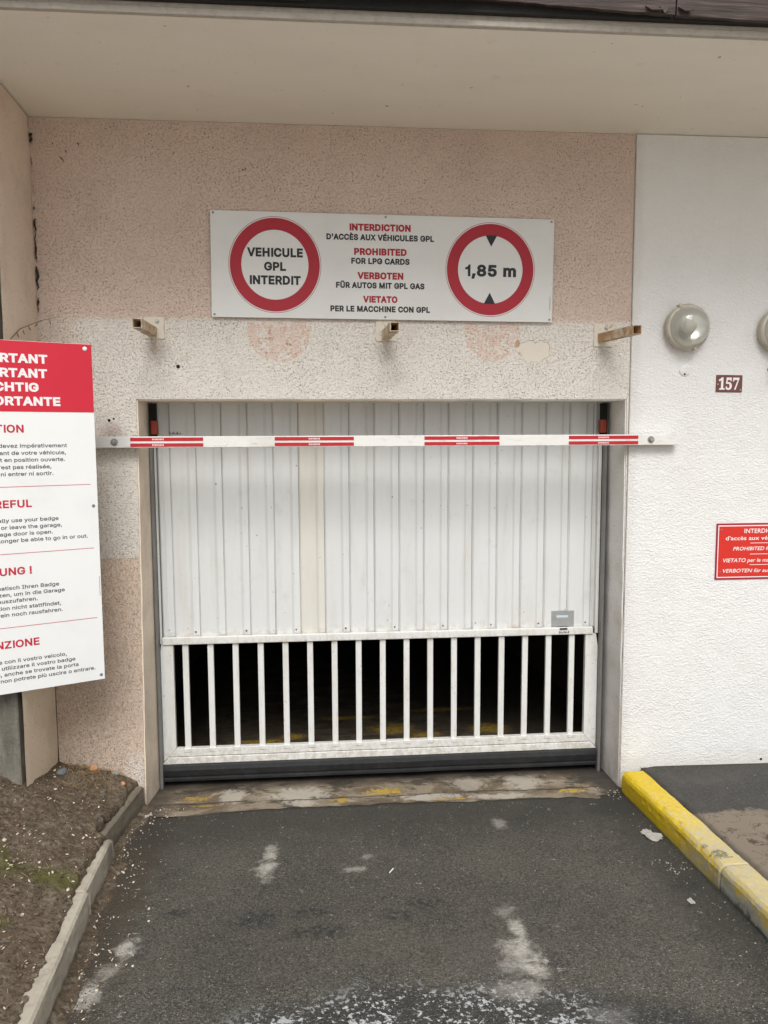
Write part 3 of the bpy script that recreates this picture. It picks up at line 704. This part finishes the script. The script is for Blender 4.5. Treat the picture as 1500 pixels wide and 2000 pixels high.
# rest of the building above and the dark garage behind the door
thing(bx('upper_building', MT['facadeb'], -4.2, 7.0, -.98, 8.0, 3.86, 7.2), 'plain upper storey above the garage overhang', 'building')
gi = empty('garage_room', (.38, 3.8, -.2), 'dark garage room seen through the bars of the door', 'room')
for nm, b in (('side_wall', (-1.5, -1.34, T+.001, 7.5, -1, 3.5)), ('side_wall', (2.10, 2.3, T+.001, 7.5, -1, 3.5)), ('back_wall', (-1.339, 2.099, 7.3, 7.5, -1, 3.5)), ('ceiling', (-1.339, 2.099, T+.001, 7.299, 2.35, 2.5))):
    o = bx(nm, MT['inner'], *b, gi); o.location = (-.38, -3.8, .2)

# ------------------------------------------------------------------ garage door
DX = (.37, .28, -.13)
door = empty('garage_door', DX, 'off-white ribbed up-and-over garage door with an open grille along its foot', 'garage door')
def drel(o): o.location = (-DX[0], -DX[1], -DX[2]); return o
def slat(k, x0, wb, wn, mat, label=None):
    yb, yn = .291, .3035; z0, z1 = .742, 2.40; zr = z0-.004
    P = [(x0, yn), (x0+.001, yn-.0005), (x0+.008, yb+.0012), (x0+.011, yb), (x0+wb*.5, yb-.0012), (x0+wb-.006, yb), (x0+wb-.002, yb+.002), (x0+wb+.010, yn-.001), (x0+wb+.014, yn), (x0+wb+wn*.6, yn+.0006), (x0+wb+wn-.003, yn), (x0+wb+wn-.0005, yn+.0012)]
    bm = bmesh.new(); zz = lin(zr, z1, 14); Rr = []
    for z in zz: Rr.append([bm.verts.new((x+.0012*nf(x0, z, k, 2), y+.0016*nf(x0, z, k+3, 1.6), z)) for x, y in P]+[bm.verts.new((x, .312, z)) for x in (x0+wb+wn-.0005, x0)])
    for a, b in zip(Rr, Rr[1:]):
        for i in range(len(Rr[0])-1): bm.faces.new((a[i], a[i+1], b[i+1], b[i]))
    bm.faces.new(Rr[0]); bmesh.ops.recalc_face_normals(bm, faces=bm.faces)
    o = drel(link('door_panel', bm, mat, door))
    if label: o['label'] = label
for k in range(17):
    x0 = -.855+.1468*k
    wn = .0458
    slat(k, x0, .100, wn, MT['slatb'] if k == 5 else MT['slat'], 'beige panel, yellower than the rest' if k == 5 else None)
slat(20, -.9245, .024, .045, MT['slat']); slat(21, 1.641, .018, .004, MT['slat'])
# frame: stiles, middle rail, foot rails with mitred look
def prism(name, pts, y0, y1, mat, bev=.002):
    bm = bmesh.new(); a = [bm.verts.new((x, y0, z)) for x, z in pts]; b = [bm.verts.new((x, y1, z)) for x, z in pts]
    bm.faces.new(a); bm.faces.new(b[::-1])
    for i in range(len(pts)):
        j = (i+1) % len(pts); bm.faces.new((a[j], a[i], b[i], b[j]))
    bmesh.ops.recalc_face_normals(bm, faces=bm.faces); bmesh.ops.bevel(bm, geom=list(bm.edges), offset=bev, segments=1, affect='EDGES')
    return drel(link(name, bm, mat, door))
prism('middle_rail', [(-.922, .699), (1.648, .699), (1.648, .742), (-.922, .742)], .258, .286, MT['frame'], .003)
prism('stile', [(-.945, -.018), (-.862, .071), (-.862, .697), (-.932, .697), (-.945, .60)], .268, .300, MT['frame'])
prism('stile', [(1.687, -.018), (1.606, .071), (1.606, .697), (1.672, .697), (1.687, .60)], .268, .300, MT['frame'])
prism('side_channel', [(-.945, .700), (-.926, .700), (-.926, 2.35), (-.945, 2.35)], .272, .300, MT['frame'])
prism('side_channel', [(1.665, .700), (1.687, .700), (1.687, 2.35), (1.665, 2.35)], .272, .300, MT['frame'])
prism('foot_rail', [(-.905, .024), (1.648, .024), (1.605, .070), (-.861, .070)], .262, .300, MT['frame'])
prism('foot_rail', [(-.944, -.020), (1.686, -.020), (1.650, .020), (-.908, .020)], .256, .300, MT['frame'])
for i, x in enumerate([-.794, -.650, -.505, -.358, -.212, -.067, .077, .220, .364, .508, .652, .797, .941, 1.087, 1.232, 1.378, 1.523]):
    bm = box(bmesh.new(), x-.0175, x+.0175, .274, .298, .0705-.012, .712, .004, 2)
    for v in bm.verts: v.co.x += .0015*math.sin(i*7.3)*(v.co.z-.1)
    for v in bm.verts: v.co.y = v.co.y-(0 if v.co.z > .1 else 0)
    drel(link('grille_bar', bm, MT['frame'], door))
    # small flared foot where the bar is plugged into the rail
    drel(bx('bar_plug', MT['frame'], x-.021, x+.021, .2575, .2645, .050, .074, door, bev=.003))
# rubber seal with rounded foot
bm = bmesh.new(); P = [(.262, -.021), (.250, -.030), (.244, -.055), (.247, -.088), (.252, -.100), (.240, -.106), (.240, -.118), (.270, -.126), (.300, -.118), (.300, -.021)]
Rr = [[bm.verts.new((x, y+.003*nf(x, 0, 0, 3), z+.0025*nf(x, 1, 0, 2))) for y, z in P] for x in lin(-.95, 1.692, 60)]
for a, b in zip(Rr, Rr[1:]):
    for i in range(len(P)-1): bm.faces.new((a[i], a[i+1], b[i+1], b[i]))
bm.faces.new(Rr[0]); bm.faces.new(Rr[-1][::-1]); bmesh.ops.recalc_face_normals(bm, faces=bm.faces)
drel(link('rubber_seal', bm, MT['rubber'], door))
drel(bx('lock_plate', MT['alu'], 1.397, 1.536, .2835, .2885, .747, .842, door, bev=.001))
drel(bx('plate_print', MT['bluewhite'], 1.426, 1.498, .2829, .2834, .800, .814, door))
drel(bx('plate_slot', MT['dark'], 1.440, 1.486, .2525, .2578, .7325, .741, door))
for i in range(7): drel(bx('plate_print', MT['grey'], 1.438+i*.009, 1.444+i*.009, .2574, .2579, .707+.003*(i % 2), .722-.003*(i % 3), door))
for i in range(9): drel(bx('sticker_print', MT['grey'], -.848+i*.0072, -.843+i*.0072, .2886, .2889, 1.918, 1.934-.006*((i*5) % 3), door))
for x in [-.735+.1468*2*i for i in range(9)]:
    drel(link('rivet', lathe([(0, .004), (.004, .0035), (.006, 0)], 10, cx=x, cz=.762, y=.3045), MT['twig'], door))
for sx, x, lab in ((-1, -.952, 'left'), (1, 1.699, 'right')):
    g = empty('guide_rail', (x, .24, -.2), 'grey steel guide rail with orange-red stop, at the %s edge of the garage door' % lab, 'guide rail')
    def rr(o): o.location = (-x, -.24, .2); return o
    rr(bx('rail', MT['rail'], *sorted((x, x-sx*.016)), .225, .262, -.165, 2.4, g, bev=.002))
    rr(bx('rail_lip', MT['dark'], *sorted((x-sx*.0165, x-sx*.006)), .264, .312, -.165, 2.4, g))
    a, b = sorted((x-sx*.0165, x-sx*.052)); rr(bx('end_stop', MT['stop'], a, b, .205, .250, 1.918, 1.995, g, bev=.006, seg=2))
    a, b = sorted((x-sx*.004, x-sx*.045)); rr(bx('stop_bracket', MT['dark'], a, b, .224, .250, 1.890, 2.09, g, bev=.002))

# ------------------------------------------------------------------ height bar
hb = empty('height_bar', (.35, -.05, 1.877), 'white height limit bar with four red striped bands bolted across the opening', 'height bar')
def hrel(o): o.location = (-.35, .05, -1.877); return o
bm = box(bmesh.new(), -1.32, 1.992, -.066, -.028, 1.8475, 1.9065, .003, 2)
hrel(link('bar', bm, MT['bar'], hb))
for a, b in ((-.984, -.608), (-.234, .187), (.568, .980), (1.367, 1.760)):
    for z0, z1 in ((1.8820, 1.9005), (1.8525, 1.8705)):
        hrel(bx('red_stripe', MT['tape'], a, b, -.0675, -.0662, z0, z1, hb))
        xm = (a+b)/2+(-.045 if a < -.9 else 0)
        for i in range(9): hrel(bx('stripe_print', MT['whiteprint'], xm-.03+i*.0068, xm-.0262+i*.0068, -.0680, -.0676, z0+.0045+.001*(i % 2), z1-.0045-.001*((i*3) % 2), hb))
for x in (-1.066, 1.833):
    o = hrel(link('bolt', lathe([(.0, .012), (.006, .012), (.0105, .007), (.011, .0), (.016, 0), (.0165, -.001)], 6, cx=x, cz=1.877, y=-.068), MT['bolt'], hb))
    hrel(link('washer', lathe([(0, .002), (.019, .002), (.0195, 0)], 20, cx=x, cz=1.877, y=-.0662), MT['steel'], hb))
    hrel(bx('spacer', MT['steel'], x-.02, x+.02, -.027, .0, 1.855, 1.90, hb))

# ------------------------------------------------------------------ brackets
def bracket(xb, zb, xt, L, px0, px1, pz0, pz1, label):
    o = empty('tube_bracket', (xb, 0, zb), label, 'bracket', 'steel tube brackets above the opening')
    bx('mounting_plate', MT['plate'], px0-xb, px1-xb, -.007, -.0005, pz0-zb, pz1-zb, o, bev=.001)
    s, t = .0225, .003; bm = bmesh.new(); dx = xt-xb; rings = []
    for (y, k) in ((-.0075, s), (-L, s), (-L, s-t), (-.02, s-t)):
        ox = dx*(-y/L); rings.append([bm.verts.new((ox+a*k, y, b*k)) for a, b in ((-1, -1), (1, -1), (1, 1), (-1, 1))])
    for a, b in zip(rings, rings[1:]):
        for i in range(4): bm.faces.new((a[i], a[(i+1) % 4], b[(i+1) % 4], b[i]))
    bmesh.ops.recalc_face_normals(bm, faces=bm.faces)
    link('tube', bm, MT['rust'], o)
    bmc = bmesh.new(); ox = dx*.55
    bmc.faces.new([bmc.verts.new((ox+a*(s-t), -L*.55, b*(s-t))) for a, b in ((-1, -1), (1, -1), (1, 1), (-1, 1))]); link('tube_inside', bmc, MT['dark'], o)
    bolt = link('bolt', lathe([(0, .012), (.008, .012), (.009, .004), (.012, .004), (.012, 0)], 6, cx=px1-xb-.035, cz=pz1-zb-.02, y=-.007), MT['bolt'], o)
bracket(-.862, 2.452, -.870, .33, -.905, -.803, 2.418, 2.530, 'rusty square tube bracket above the left end of the opening')
bracket(.366, 2.445, .383, .33, .312, .424, 2.412, 2.528, 'rusty square tube bracket under the middle of the white prohibition sign')
bracket(1.560, 2.437, 1.622, .34, 1.518, 1.622, 2.390, 2.512, 'rusty square tube bracket above the right end of the opening, rustiest of the three')

# ------------------------------------------------------------------ big prohibition sign
sg = empty('prohibition_sign', (.3645, -.020, 2.800), 'wide white sign with two red circles forbidding gas vehicles, limit 1,85 m', 'sign', rot=(0, R(.45), 0))
bx('panel', MT['signwhite'], -.915, .913, 0, .004, -.276, .268, sg, bev=.0008)
bx('standoff_frame', MT['alu'], -.85, .85, .005, .019, -.2, .2, sg)
for cx, ex, cz in ((-.583, .978, -.003), (.567, .985, -.004)):
    ring(cx, cz, .2452, .2475, -.0006, MT['signred'], sg, 'circle_outline', ex)
    ring(cx, cz, .1790, .2400, -.0006, MT['signred'], sg, 'red_circle', ex)
F = SANS
for t_, x0, x1, z0, z1, m, b in (("INTERDICTION", -.191, .134, .183, .219, 'signred', .048), ("D'ACCÈS AUX VÉHICULES GPL", -.313, .259, .134, .165, 'black', .042),
        ("PROHIBITED", -.167, .113, .058, .094, 'signred', .048), ("FOR LPG CARDS", -.182, .129, .012, .043, 'black', .042),
        ("VERBOTEN", -.150, .096, -.066, -.030, 'signred', .048), ("FÜR AUTOS MIT GPL GAS", -.263, .210, -.114, -.083, 'black', .042),
        ("VIETATO", -.120, .065, -.188, -.153, 'signred', .048), ("PER LE MACCHINE CON GPL", -.293, .241, -.237, -.206, 'black', .042),
        ("VEHICULE", -.728, -.437, .038, .084, 'black', .040), ("GPL", -.640, -.526, -.033, .012, 'black', .040), ("INTERDIT", -.715, -.449, -.104, -.058, 'black', .040),
        (",85 m", .464, .708, -.040, .022, 'black', .040)):
    text(t_, MT[m], sg, x0, x1, z0, z1, -.0009, F, b, name='lettering')
flat_poly([(.4585, -.040), (.4585, .022), (.4495, .022), (.444, .012), (.430, .006), (.430, -.004), (.4445, -.004), (.4445, -.040)][::-1], -.0009, MT['black'], sg, 'lettering')
flat_poly([(.538, .176), (.601, .176), (.5695, .117)], -.0012, MT['black'], sg, 'triangle')
flat_poly([(.533, -.184), (.596, -.184), (.5655, -.124)], -.0012, MT['black'], sg, 'triangle')
for i in range(12): bx('small_print', MT['grey'], .8975, .9005, -.0011, -.0007, -.21+i*.006, -.206+i*.006, sg)
for x, z in ((-.900, .256), (0.0, .256), (.898, .255), (-.901, -.262), (.0, -.262), (.898, -.262)):
    link('screw', lathe([(0, .0022), (.003, .002), (.0058, .0005), (.006, 0)], 14, cx=x, cz=z, y=-.0001), MT['screw'], sg)

# ------------------------------------------------------------------ left information board, turned towards the drive
az = R(64)
ib = empty('information_board', (-1.44, -.545, 0), 'tall white information board with red heading in four languages, left of the driveway', 'sign', rot=(0, 0, R(90)-az))
WX = .404
bm = bmesh.new()
box(bm, -.90, WX, 0, .005, .706, 2.344, .0008); link('panel', bm, MT['boardwhite'], ib)
bx('red_heading', MT['infored'], -.899, WX-.001, -.0012, -.0004, 2.022, 2.343, ib)
for t_, xr, z in (("IMPORTANT", .206, 2.243), ("IMPORTANT", .202, 2.177), ("WICHTIG", .163, 2.113), ("IMPORTANTE", .254, 2.049)):
    text(t_, MT['whiteprint'], ib, 0, 0, z+.001, z+.042, -.0018, F, .039, name='heading_lettering', xright=xr, sx=1.16)
for t_, xr, z in (("ATTENTION", .091, 1.926), ("BE CAREFUL", .110, 1.580), ("ACHTUNG !", .096, 1.266), ("ATTENZIONE", .114, .922)):
    text(t_, MT['inforedtext'], ib, 0, 0, z, z+.036, -.0008, F, .026, name='red_lettering', xright=xr, sx=1.08)
L_ = [("Vous devez impérativement", .275, 1.857), ("badger au volant de votre véhicule,", .269, 1.824), ("même si la porte est en position ouverte.", .263, 1.792), ("Si cette opération n'est pas réalisée,", .202, 1.759), ("vous ne pourrez ni entrer ni sortir.", .209, 1.727),
      ("You must automatically use your badge", .223, 1.513), ("to enter or leave the garage,", .237, 1.481), ("even if the garage door is open.", .195, 1.450), ("Otherwise you will no longer be able to go in or out.", .351, 1.419),
      ("Sie müssen automatisch Ihren Badge", .212, 1.198), ("benutzen, um in die Garage", .236, 1.167), ("ein- oder auszufahren.", .115, 1.137), ("Wenn diese Aktion nicht stattfindet,", .217, 1.104), ("können Sie weder rein noch rausfahren.", .223, 1.072),
      ("Se entrate con il vostro veicolo,", .232, .851), ("dovete sempre utilizzare il vostro badge", .270, .821), ("elettronico, anche se trovate la porta", .283, .791), ("aperta, altrimenti non potrete più uscire o entrare.", .361, .761)]
for t_, xr, z in L_: text(t_, MT['grey'], ib, 0, 0, z, z+.0175, -.0008, F, .015, name='text_line', xright=xr, sx=1.20)
for z, xr in ((1.677, .373), (1.366, .377), (1.020, .380)): bx('dividing_line', MT['inforedtext'], -.80, xr, -.0008, -.0003, z-.0012, z+.0012, ib)
for i in range(16): bx('small_print', MT['screw'], .3955, .3985, -.0008, -.0003, 1.13+i*.006, 1.134+i*.006, ib)
link('screw', lathe([(0, .005), (.006, .0045), (.010, .002), (.0105, 0)], 18, cx=.373, cz=2.322, y=-.0012), MT['whiteprint'], ib)
for x, z in ((.383, 1.572), (.387, .730)): link('screw', lathe([(0, .004), (.005, .0035), (.0075, .001), (.008, 0)], 16, cx=x, cz=z, y=0), MT['screw'], ib)
for z in (.98, 2.05):
    bx('support_rail', MT['steel'], -.85, .36, .0055, .030, z-.02, z+.02, ib, bev=.002)

# ------------------------------------------------------------------ right wall: lamps, number, red sign, fittings
def lamp(x, z, label):
    o = empty('bulkhead_lamp', (x, -.012, z), label, 'wall lamp', 'round lamps on the white wall')
    link('base', lathe([(.108, 0), (.119, .004), (.122, .02), (.118, .032), (.124, .036), (.126, .046), (.120, .058), (.108, .062), (.100, .058)], 48), MT['lampbase'], o, smooth=True)
    d = link('glass', lathe([(.107, .056), (.1065, .066), (.101, .090), (.088, .112), (.066, .128), (.036, .137), (0, .140)], 48), MT['glass'], o, smooth=True)
    link('reflector', lathe([(.099, .050), (.06, .030), (0, .022)], 32), MT['mirror'], o, smooth=True)
    link('bulb', lathe([(.02, .024), (.030, .05), (.026, .070), (0, .082)], 20), MT['plate'], o, smooth=True)
    for a in (2.0, -1.25):
        bm = box(bmesh.new(), -.010, .010, -.064, -.030, .112, .134, .002)
        for v in bm.verts:
            x_, z_ = v.co.x, v.co.z; v.co.x = z_*math.cos(a)-x_*math.sin(a); v.co.z = z_*math.sin(a)+x_*math.cos(a)
        link('clip', bm, MT['lampbase'], o)
    return o
lamp(2.028, 2.492, 'round frosted bulkhead lamp on the white wall above number 157')
lamp(2.568, 2.478, 'second round bulkhead lamp, cut by the right edge of the photo')
pq = empty('house_number', (2.300, -.0125, 2.188), 'brown enamel house number plate 157 on the white wall', 'number plate', rot=(0, R(.6), 0))
bx('plate', MT['plaque'], -.077, .077, -.004, 0, -.048, .048, pq, bev=.0015)
text("𝟏𝟓𝟕", MT['whiteprint'], pq, -.062, .058, -.034, .034, -.0046, MATH, .012, name='number')
for x, z in ((-.066, -.004), (.067, -.034)): link('screw', lathe([(0, .002), (.004, .001), (.0045, 0)], 10, cx=x, cz=z, y=-.004), MT['bolt'], pq)
rs = empty('red_sign', (2.60, -.0125, 1.235), 'small red enamel sign with white writing low on the white wall', 'sign')
x0, x1 = -.342, .242
bx('plate', MT['smalledge'], x0, x1, -.005, 0, -.163, .163, rs, bev=.0015)
bx('border', MT['whiteprint'], x0+.010, x1-.010, -.0056, -.0051, -.152, .152, rs)
bx('field', MT['smallred'], x0+.015, x1-.015, -.0062, -.0057, -.146, .146, rs)
text("INTERDICTION", MT['whiteprint'], rs, -.176, .076, .106, .131, -.0068, None, .012)
text("d'accès aux véhicules GPL", MT['whiteprint'], rs, -.286, .176, .066, .089, -.0068, None, .010)
text("PROHIBITED for LPG cards", MT['whiteprint'], rs, -.240, .146, .006, .027, -.0068, None, .010, shear=.22)
text("VIETATO per le macchine con GPL", MT['whiteprint'], rs, -.302, .196, -.062, -.040, -.0068, None, .010, shear=.22)
text("VERBOTEN für autos mit GPL", MT['whiteprint'], rs, -.302, .150, -.122, -.101, -.0068, None, .010, shear=.22)
for z in (.048, -.016, -.078): bx('rule', MT['whiteprint'], -.137, .037, -.0068, -.0064, z-.0015, z+.0015, rs)
for z in (.126, -.118): link('screw', lathe([(0, .003), (.005, .002), (.006, 0)], 12, cx=x0+.030, cz=z, y=-.0062), MT['screw'], rs)
cv = empty('blanking_cover', (2.040, -.0125, 2.262), 'small round painted blanking cover below the lamp on the white wall', 'wall cover')
link('cover', lathe([(.034, 0), (.033, .003), (.029, .0045), (0, .005)], 32), MT['white'], cv, smooth=True)
link('screw_hole', lathe([(0, .0053), (.0055, .0052), (.006, .0045)], 12, cx=-.001, cz=-.022), MT['dark'], cv)
cc = empty('cable_stub', (2.545, -.0125, 2.268), 'black cable end sticking out of the white wall beside number 157', 'cable')
link('stub', tube_path(bmesh.new(), [(0, 0, 0), (0, -.03, .0), (-.004, -.05, -.012), (-.006, -.055, -.04)], [.014, .014, .013, .013], 12), MT['rubber'], cc, smooth=True)
link('flange', lathe([(.022, 0), (.021, .006), (.010, .008)], 20), MT['rubber'], cc)
def hole(x, z, r, lab):
    o = thing(link('wall_hole', lathe([(r, .0012), (r*.8, .0014), (0, .0016)], 14), MT['dark'], smooth=False, loc=(x, 0, z)), lab, 'hole', 'old fixing holes in the wall')
    return o
hole(-.738, 2.274, .010, 'larger round drill hole in the wall below the left tube bracket')
hole(-.759, 2.274, .003, 'tiny screw hole just left of the larger drill hole')
hole(-.714, 2.273, .003, 'tiny screw hole just right of the larger drill hole')
hole(-1.105, 1.992, .008, 'left one of two dark holes above the left end of the height bar')
hole(-1.081, 2.000, .0055, 'right one of two dark holes above the left end of the height bar')
o = hole(2.588, -.012, .008, 'small dark hole near the foot of the white wall'); o.location.y = -.0125

# ------------------------------------------------------------------ twig, cobwebs
tw = thing(link('dry_twig', tube_path(bmesh.new(), [(-1.70, -.28, 2.33), (-1.60, -.16, 2.405), (-1.485, -.10, 2.458), (-1.41, -.05, 2.485), (-1.34, -.012, 2.502)] if False else [(-1.43, -.42, 2.36), (-1.425, -.30, 2.425), (-1.42, -.20, 2.455), (-1.40, -.10, 2.492), (-1.33, -.015, 2.528)], [.002, .0018, .0016, .0012, .0007], 5), MT['twig']), 'thin dry twig lying across the corner above the information board', 'twig')
for p, k in (((-1.42, -.21, 2.440), 1), ((-1.405, -.12, 2.470), -1), ((-1.424, -.27, 2.412), .6), ((-1.37, -.05, 2.49), .5), ((-1.43, -.33, 2.39), .7)):
    b_ = tube_path(bmesh.new(), [(p[0], p[1], p[2]+.012), (p[0]+.006*k, p[1]-.004, p[2]-.002), (p[0]+.014*k, p[1]-.006, p[2]-.012)], [.001, .0026, .001], 5)
    link('seed_pod', b_, MT['twig'], tw)
bm = bmesh.new()
for (z, L1, r_) in ((2.78, .10, .0075), (2.72, .06, .005), (3.02, .07, .006), (2.88, .03, .004), (3.08, .02, .003), (2.62, .04, .003), (3.42, .03, .007), (3.44, .02, .008), (2.86, .05, .003), (2.96, .06, .0025)):
    pts_ = [(-1.436+.004*math.sin(z*40+i*2.1), -.006-.003*(i % 2), z-L1*i/4) for i in range(5)]
    tube_path(bm, pts_, [r_*.3, r_*.9, r_, r_*.7, r_*.2], 5)
for (x, z, a, L1) in ((-1.30, 3.33, -.9, .035), (-1.27, 3.36, -1.2, .015), (-1.21, 3.40, -1.1, .018), (-1.33, 3.395, -1.5, .010), (-.38, 3.28, .6, .012), (-.36, 3.285, 2.2, .010)):
    tube_path(bm, [(x, -.004, z), (x+math.cos(a)*L1*.5, -.006, z+math.sin(a)*L1*.5+.003), (x+math.cos(a)*L1, -.004, z+math.sin(a)*L1)], [.0015, .003, .0008], 5)
kind(link('cobweb_tufts', bm, MT['web']), 'stuff'); 

# ------------------------------------------------------------------ litter
def leafm(bm, c, s, k=0):
    n_ = random.choice((5, 6)); a0 = random.random()*6.28; tilt = Matrix.Rotation(random.uniform(-.7, .7), 3, 'X') @ Matrix.Rotation(random.uniform(-.7, .7), 3, 'Y')
    el = random.uniform(.28, .8); vs = []
    for i in range(n_):
        a = 2*math.pi*i/n_; r = s*random.uniform(.7, 1.1); q = Vector((r*math.cos(a), r*el*math.sin(a), random.uniform(-.25, .25)*s))
        q = Matrix.Rotation(a0, 3, 'Z') @ (tilt @ q); vs.append(bm.verts.new(q+Vector(c)))
    cc_ = bm.verts.new(Vector(c)+Vector((0, 0, s*.3)))
    for i in range(n_): bm.faces.new((vs[i], vs[(i+1) % n_], cc_))
def soil_pt():
    while True:
        y = -random.uniform(.02, 2.4); x = soil_edge(y)-random.uniform(.01, 1.1)
        if y > -.52 and x < -1.42: continue
        return x, y
bm = bmesh.new()
for i in range(2900):
    x, y = soil_pt(); dens = .14+.5*max(0, min(1, (noise.noise(Vector((x*2.6+3, y*2.6, 2)))+.12)*2.6))+.8*math.exp(-(((x+1.34)/.20)**2+((y+.98)/.14)**2))
    if y > -.55: dens *= .30
    if random.random() > dens: continue
    leafm(bm, (x, y, soil_z(x, y)+.013), random.choice((.0025, .003, .004, .004, .005, .006, .008, .010)))
kind(link('leaf_litter', bm, MT['leaf']), 'stuff')
bm = bmesh.new()
for i in range(900):
    x, y = soil_pt(); leafm(bm, (x, y, soil_z(x, y)+.012), random.uniform(.004, .011))
kind(link('brown_leaf_litter', bm, MT['brownleaf']), 'stuff')
bm = bmesh.new()
for i in range(420):
    x, y = soil_pt()
    if random.random() < .55: x, y = random.gauss(-1.24, .09), -abs(random.gauss(.10, .09))-.01
    if y > -.52 and x < -1.43: continue
    a = random.random()*3.14; L1 = random.uniform(.010, .04); z = soil_z(x, y)+.012
    tube_path(bm, [(x, y, z), (x+math.cos(a)*L1*.5, y+math.sin(a)*L1*.5, z+.006), (x+math.cos(a)*L1, y+math.sin(a)*L1, soil_z(x+math.cos(a)*L1, y+math.sin(a)*L1)+.012)], [.0008, .0011, .0006], 3)
for v in bm.verts:
    if v.co.y > -.004: v.co.y = -.004
kind(link('straw_litter', bm, MT['straw']), 'stuff')
bm = bmesh.new()
for i in range(900):
    x, y = soil_pt(); r = random.uniform(.003, .009); rock(bm, (x, y, soil_z(x, y)+.008+r*.3), r, .7, 0 if r < .006 else 1, i)
for i in range(1700):
    y = -random.uniform(0.03, 2.1); x = wall_side(y)+abs(random.gauss(0, .045))+.002; r = random.uniform(.0025, .008)*max(.4, 1-(x-wall_side(y))*5); rock(bm, (x, y, drive_z(x, y)+.006), r, .6, 0, i)
kind(link('soil_crumbs', bm, MT['crumb']), 'stuff')
bm = bmesh.new()
for i in range(330):
    y = -random.uniform(0.05, 2.1); x = wall_side(y)+abs(random.gauss(0, .11))+.005
    leafm(bm, (x, y, drive_z(x, y)+.010), random.uniform(.0025, .008))
for i in range(46): 
    y = -random.uniform(.2, 1.9); x = 1.70-abs(random.gauss(0, .10)); leafm(bm, (x, y, drive_z(x, y)+.009), random.uniform(.0025, .006))
kind(link('dry_leaf_crumbs', bm, MT['leaf']), 'stuff')
bm = bmesh.new()
for i in range(420):
    y = -random.uniform(.15, 2.2)**1.0; x = random.uniform(-.9, 1.68); r = random.uniform(.0015, .0038)
    rock(bm, (x, y, drive_z(x, y)+.006), r, .7, 0, i)
for i in range(60):
    y = -random.uniform(.15, 1.8); x = random.uniform(1.87, 2.8); r = random.uniform(.0015, .004); rock(bm, (x, y, walk_z(x, y)+.001), r, .7, 0, i)
for (cx_, cy_) in ((1.65, -.1), (-.93, -.06), (1.60, -.95)):
    for i in range(26):
        x = cx_+random.gauss(0, .04); y = cy_+random.gauss(0, .05)
        if y > -.01 or x > 1.70: continue
        rock(bm, (x, y, drive_z(x, y)+.006), random.uniform(.002, .006), .7, 0, i)
kind(link('grit', bm, MT['pebble']), 'stuff')
# things one can point at
bm = bmesh.new(); rock(bm, (0, 0, 0), .030, .75, 2, 3, .026)
thing(link('stone', bm, MT['bluestone'], loc=(-1.372, -.175, soil_z(-1.372, -.175)+.014)), 'blue-grey stone in the soil at the foot of the pillar', 'stone')
bm = bmesh.new(); rock(bm, (0, 0, 0), .024, .8, 2, 9, .017)
thing(link('brick_fragment', bm, MT['brick'], loc=(-1.235, -.09, soil_z(-1.235, -.09)+.018)), 'broken orange brick fragment on the soil heap by the wall', 'brick fragment')
bm = bmesh.new(); rock(bm, (0, 0, 0), .016, .8, 2, 12, .012)
thing(link('brick_fragment', bm, MT['brick'], loc=(-1.075, -.12, soil_z(-1.075, -.12)+.012)), 'small orange brick chip near the kerb end on the soil', 'brick fragment')
bm = bmesh.new(); rock(bm, (0, 0, 0), .022, .6, 2, 17, .016)
thing(link('stone', bm, MT['pebble'], loc=(-1.125, -.07, soil_z(-1.125, -.07)+.012)), 'flat pale stone in the soil beside the wall', 'stone')
def paper(x, y, s, label, seed, zf=drive_z):
    random.seed(seed); bm = bmesh.new(); n_ = 7; pts_ = [[None]*n_ for _ in range(n_)]
    for i in range(n_):
        for j in range(n_):
            u, v = i/(n_-1)-.5, j/(n_-1)-.5
            pts_[i][j] = bm.verts.new((u*s*(1.3+.3*nf(v, seed, 0, 3)), v*s*(.85+.5*nf(u, seed, 2, 3)), .006+s*.28*abs(nf(u*3+seed, v*3, 1, 1.4))))
    for i in range(n_-1):
        for j in range(n_-1):
            if (i, j) in ((0, 0), (n_-2, n_-2), (n_-2, 0)): continue
            bm.faces.new((pts_[i][j], pts_[i+1][j], pts_[i+1][j+1], pts_[i][j+1]))
    for v in [v for v in bm.verts if not v.link_faces]: bm.verts.remove(v)
    o = link('paper_scrap', bm, MT['paper'], loc=(x, y, zf(x, y)+.004)); o.rotation_euler.z = seed
    sm = o.modifiers.new('thickness', 'SOLIDIFY'); sm.thickness = .0012
    return thing(o, label, 'litter')
paper(1.640, -.645, .085, 'crumpled grey paper scrap lying beside the yellow kerb', 2)
paper(1.545, -1.245, .028, 'small white paper scrap on the asphalt near the joint of the yellow kerb', 5)
paper(-.945, -.14, .030, 'small crumpled paper scrap at the foot of the left door jamb', 4)
thing(link('cigarette_end', tube_path(bmesh.new(), [(-.010, -.016, 0), (.010, .016, 0)], [.0028, .0028], 8), MT['whiteprint'], loc=(.308, -.853, drive_z(.308, -.853)+.009)), 'thin white cigarette end lying in the middle of the driveway', 'cigarette end')
